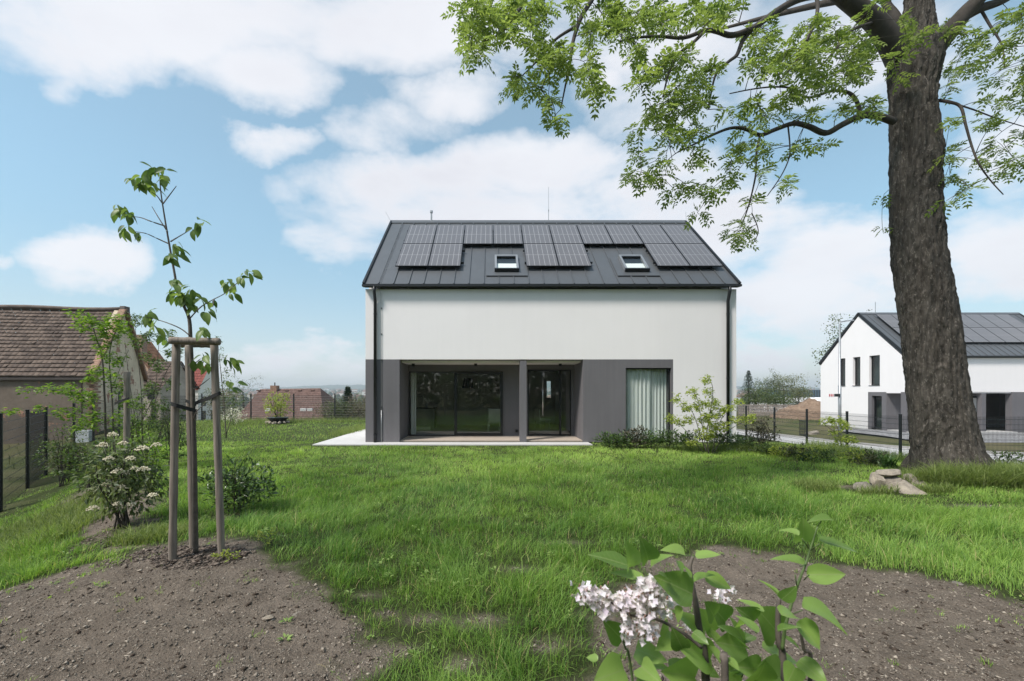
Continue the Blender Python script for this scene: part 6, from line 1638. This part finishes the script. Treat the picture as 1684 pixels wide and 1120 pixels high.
# wooden fence, earth mound, halls
def build_right_far():
    d = 48; x0, x1 = P(1214, 0, d).x, P(1306, 0, d).x; zb = gz1(31, d)
    root = empty('plank_fence', (x0, d, zb), 'grey-brown plank fence in front of the spruce and pale trees', 'fence')
    mt = plain('grey_plank', (.40, .34, .31), .9, var=.3, scale=2); n = 32; w = (x1-x0)/n
    me = MB().box(.03, w-.03, 0, .03, 0, 1.22).mesh('plank', mt)
    for k in range(n): inst('plank', me, Matrix.Translation((x0+k*w, d+.01*(k % 3), zb+rng.uniform(-.03, .03))), root)
    MB().box(x0, x1, d-.06, d-.02, zb+1.20, zb+1.28).build('top_rail', mt, root)
    x, y = P(1334, 0, 44).x, 44.0; z = gz1(x, y); n = 40
    X, Y = np.meshgrid(np.linspace(-4.2, 4.2, n), np.linspace(-3.6, 3.6, n)); r = np.hypot(X/4.0, Y/3.4)
    Z = 2.15*np.clip(1-r, 0, 1)**.8*(.8+.4*fbm(X+3, Y+7, 2))+(fbm(X*3, Y*3, 3)-.5)*.45*(r < 1)+(vnoise(X*7, Y*7, 5)-.5)*.18*(r < 1)-.1
    I = np.arange(n*n).reshape(n, n); T = np.stack([I[:-1,:-1], I[:-1,1:], I[1:,1:], I[1:,:-1]], -1).reshape(-1, 4)
    o = np_obj('earth_mound', np.stack([X+x, Y+y, Z+z], -1).reshape(-1, 3), T, M_EARTH, sizes=4); tag(o, 'brown mound of dug earth left of the neighbouring house', 'mound')
    hall = empty('glass_hall', (199, 260, -8), 'far dark blue glass hall beyond the earth mound', 'hall')
    MB().box(P(1314, 0, 260).x, 260, 260.1, 300, -12, P(0, 641, 260).z).build('wall', plain('blue_glass_wall', (.07, .12, .17), .35, var=.15, scale=.2), hall)
    me = MB().box(0, .35, -.25, 0, -12, P(0, 641.5, 260).z).mesh('wall_fin', M_DARK)
    for k in range(22): inst('wall_fin', me, Matrix.Translation((P(1315, 0, 260).x+k*1.5, 260, 0)), hall)
    w2 = empty('white_hall', (113, 150, -6), 'long low white hall roof beyond the earth mound', 'hall')
    xa = P(1290, 0, 150).x; MB().box(xa, 150, 150, 170, -9, -1.9).build('wall', M_WHITE, w2); MB().prism([(150-.5, -1.9), (170, -1.9), (165, -.6), (152, -.6)], 0, xa-.5, 150).build('roof', M_WHITE, w2)
    for k in range(7): MB().box(xa+2+k*4, xa+5+k*4, 149.9, 150.02, -4.0, -2.8).build('window', M_DARK, w2)
    # street lamp by the road
    lx, ly = P(1381, 0, 27).x, 27.0; lz = gz1(lx, ly)
    lp = empty('street_lamp', (lx, ly, lz), 'tall grey street lamp standing before the neighbouring gable', 'street lamp')
    top = P(1381, 529, 27).z
    MB().tube([(lx, ly, lz-.1), (lx, ly, lz+3.6), (lx, ly, lz+3.62), (lx, ly, top-.15), (lx+.05, ly, top)], [.085, .085, .06, .055, .05], 12).build('pole', M_GALV, lp, True)
    MB().tube([(lx+.03, ly, top-.02), (lx+.4, ly, top+.03)], .035, 8).build('arm', M_GALV, lp)
    q = MB(); q.add([(lx+.3, ly-.1, top), (lx+.3, ly+.1, top), (lx+.85, ly+.13, top+.06), (lx+.85, ly-.13, top+.06), (lx+.32, ly-.08, top+.07), (lx+.32, ly+.08, top+.07), (lx+.8, ly+.1, top+.12), (lx+.8, ly-.1, top+.12)], [(0,1,2,3),(4,7,6,5),(0,3,7,4),(1,5,6,2),(0,4,5,1),(3,2,6,7)]); q.build('lamp_head', M_GALV, lp)
    sp = P(1371, 650, 26.9); sg = empty('lamp_sign', sp, 'small red and white sign bracketed to the street lamp', 'sign')
    MB().box(sp.x+.05, lx-.06, 26.9, 27.0, sp.z-.09, sp.z+.09).build('bracket', M_DARK, sg)
    MB().box(sp.x-.32, sp.x+.05, 26.92, 26.96, sp.z-.12, sp.z+.10).build('board', M_WHITE, sg)
    mr = plain('sign_red', (.5, .02, .03), .6)
    for a in (-.28, -.17, -.06): MB().box(sp.x+a, sp.x+a+.05, 26.905, 26.918, sp.z-.08, sp.z+.07).build('red_mark', mr, sg)
    # little gate and rail beside the road
    g0, g1 = P(1315, 0, 31), P(1327, 0, 30); zb = gz1(g0.x, g0.y)
    gt = empty('yard_gate', (g0.x, g0.y, zb), 'small black barred gate behind the wire fence left of the lamp', 'gate')
    h = 1.15
    for z in (.15, .55, h): MB().tube([(g0.x, g0.y, zb+z), (g1.x, g1.y, zb+z)], .025, 6).build('rail', M_DARK, gt)
    for k in range(7):
        p = g0.lerp(g1, k/6); MB().tube([(p.x, p.y, zb), (p.x, p.y, zb+h+.03)], .02, 6).build('bar', M_DARK, gt)
    # heap of grey stone beside the neighbour's porch
    for i, (px, py, w, hh, lab) in enumerate(((1330, 706, .55, .3, 'pale block lying beside the yard gate'),)):
        c = P(px+6, py, 31); c.z = gz1(c.x, c.y); tag(inst('stone_block', rock_mesh(90+i), Matrix.Translation(c+Vector((0, 0, hh*.3))) @ Matrix.Diagonal((w, .5, hh, 1))), lab, 'stone')
    for k, (x, y, s, lab) in enumerate(((35.5, 24.0, 1.3, 'brown heap of earth before the neighbouring porch at the right edge'),)):
        n = 24; X, Y = np.meshgrid(np.linspace(-2.2, 2.2, n), np.linspace(-1.6, 1.6, n)); r = np.hypot(X/2.1, Y/1.5)
        Z = .55*s*np.clip(1-r, 0, 1)*(.7+.6*fbm(X*2+k, Y*2, 2))-.15*(r > .9); I = np.arange(n*n).reshape(n, n); T = np.stack([I[:-1,:-1], I[:-1,1:], I[1:,1:], I[1:,:-1]], -1).reshape(-1, 4)
        tag(np_obj('heap', np.stack([X+x, Y+y, Z+gz(X+x, Y+y)+.05], -1).reshape(-1, 3), T, M_EARTH, sizes=4), lab, 'heap')
build_right_far()

# the wood behind the viewer that the patio glass mirrors
def build_wood():
    n = 34000
    x = rng.uniform(-26, 26, n); y = -9-rng.random(n)*6; top = 7+3.0*fbm(x*.3, y*.1, 2)
    z = rng.random(n)**.8*top
    B = np.stack([x, y, z], -1); V, T, C = leaf_geo(B, rand_dirs(n), rand_dirs(n), rng.uniform(.3, .6, n), .3, .1, .1, True)
    tag(np_obj('woodland', V, T, leafmat('wood_leaf', (.02, .035, .012), (.07, .11, .03), .2), tint=C), 'dark wood mirrored in the patio glass', 'woodland', kind='stuff')
build_wood()
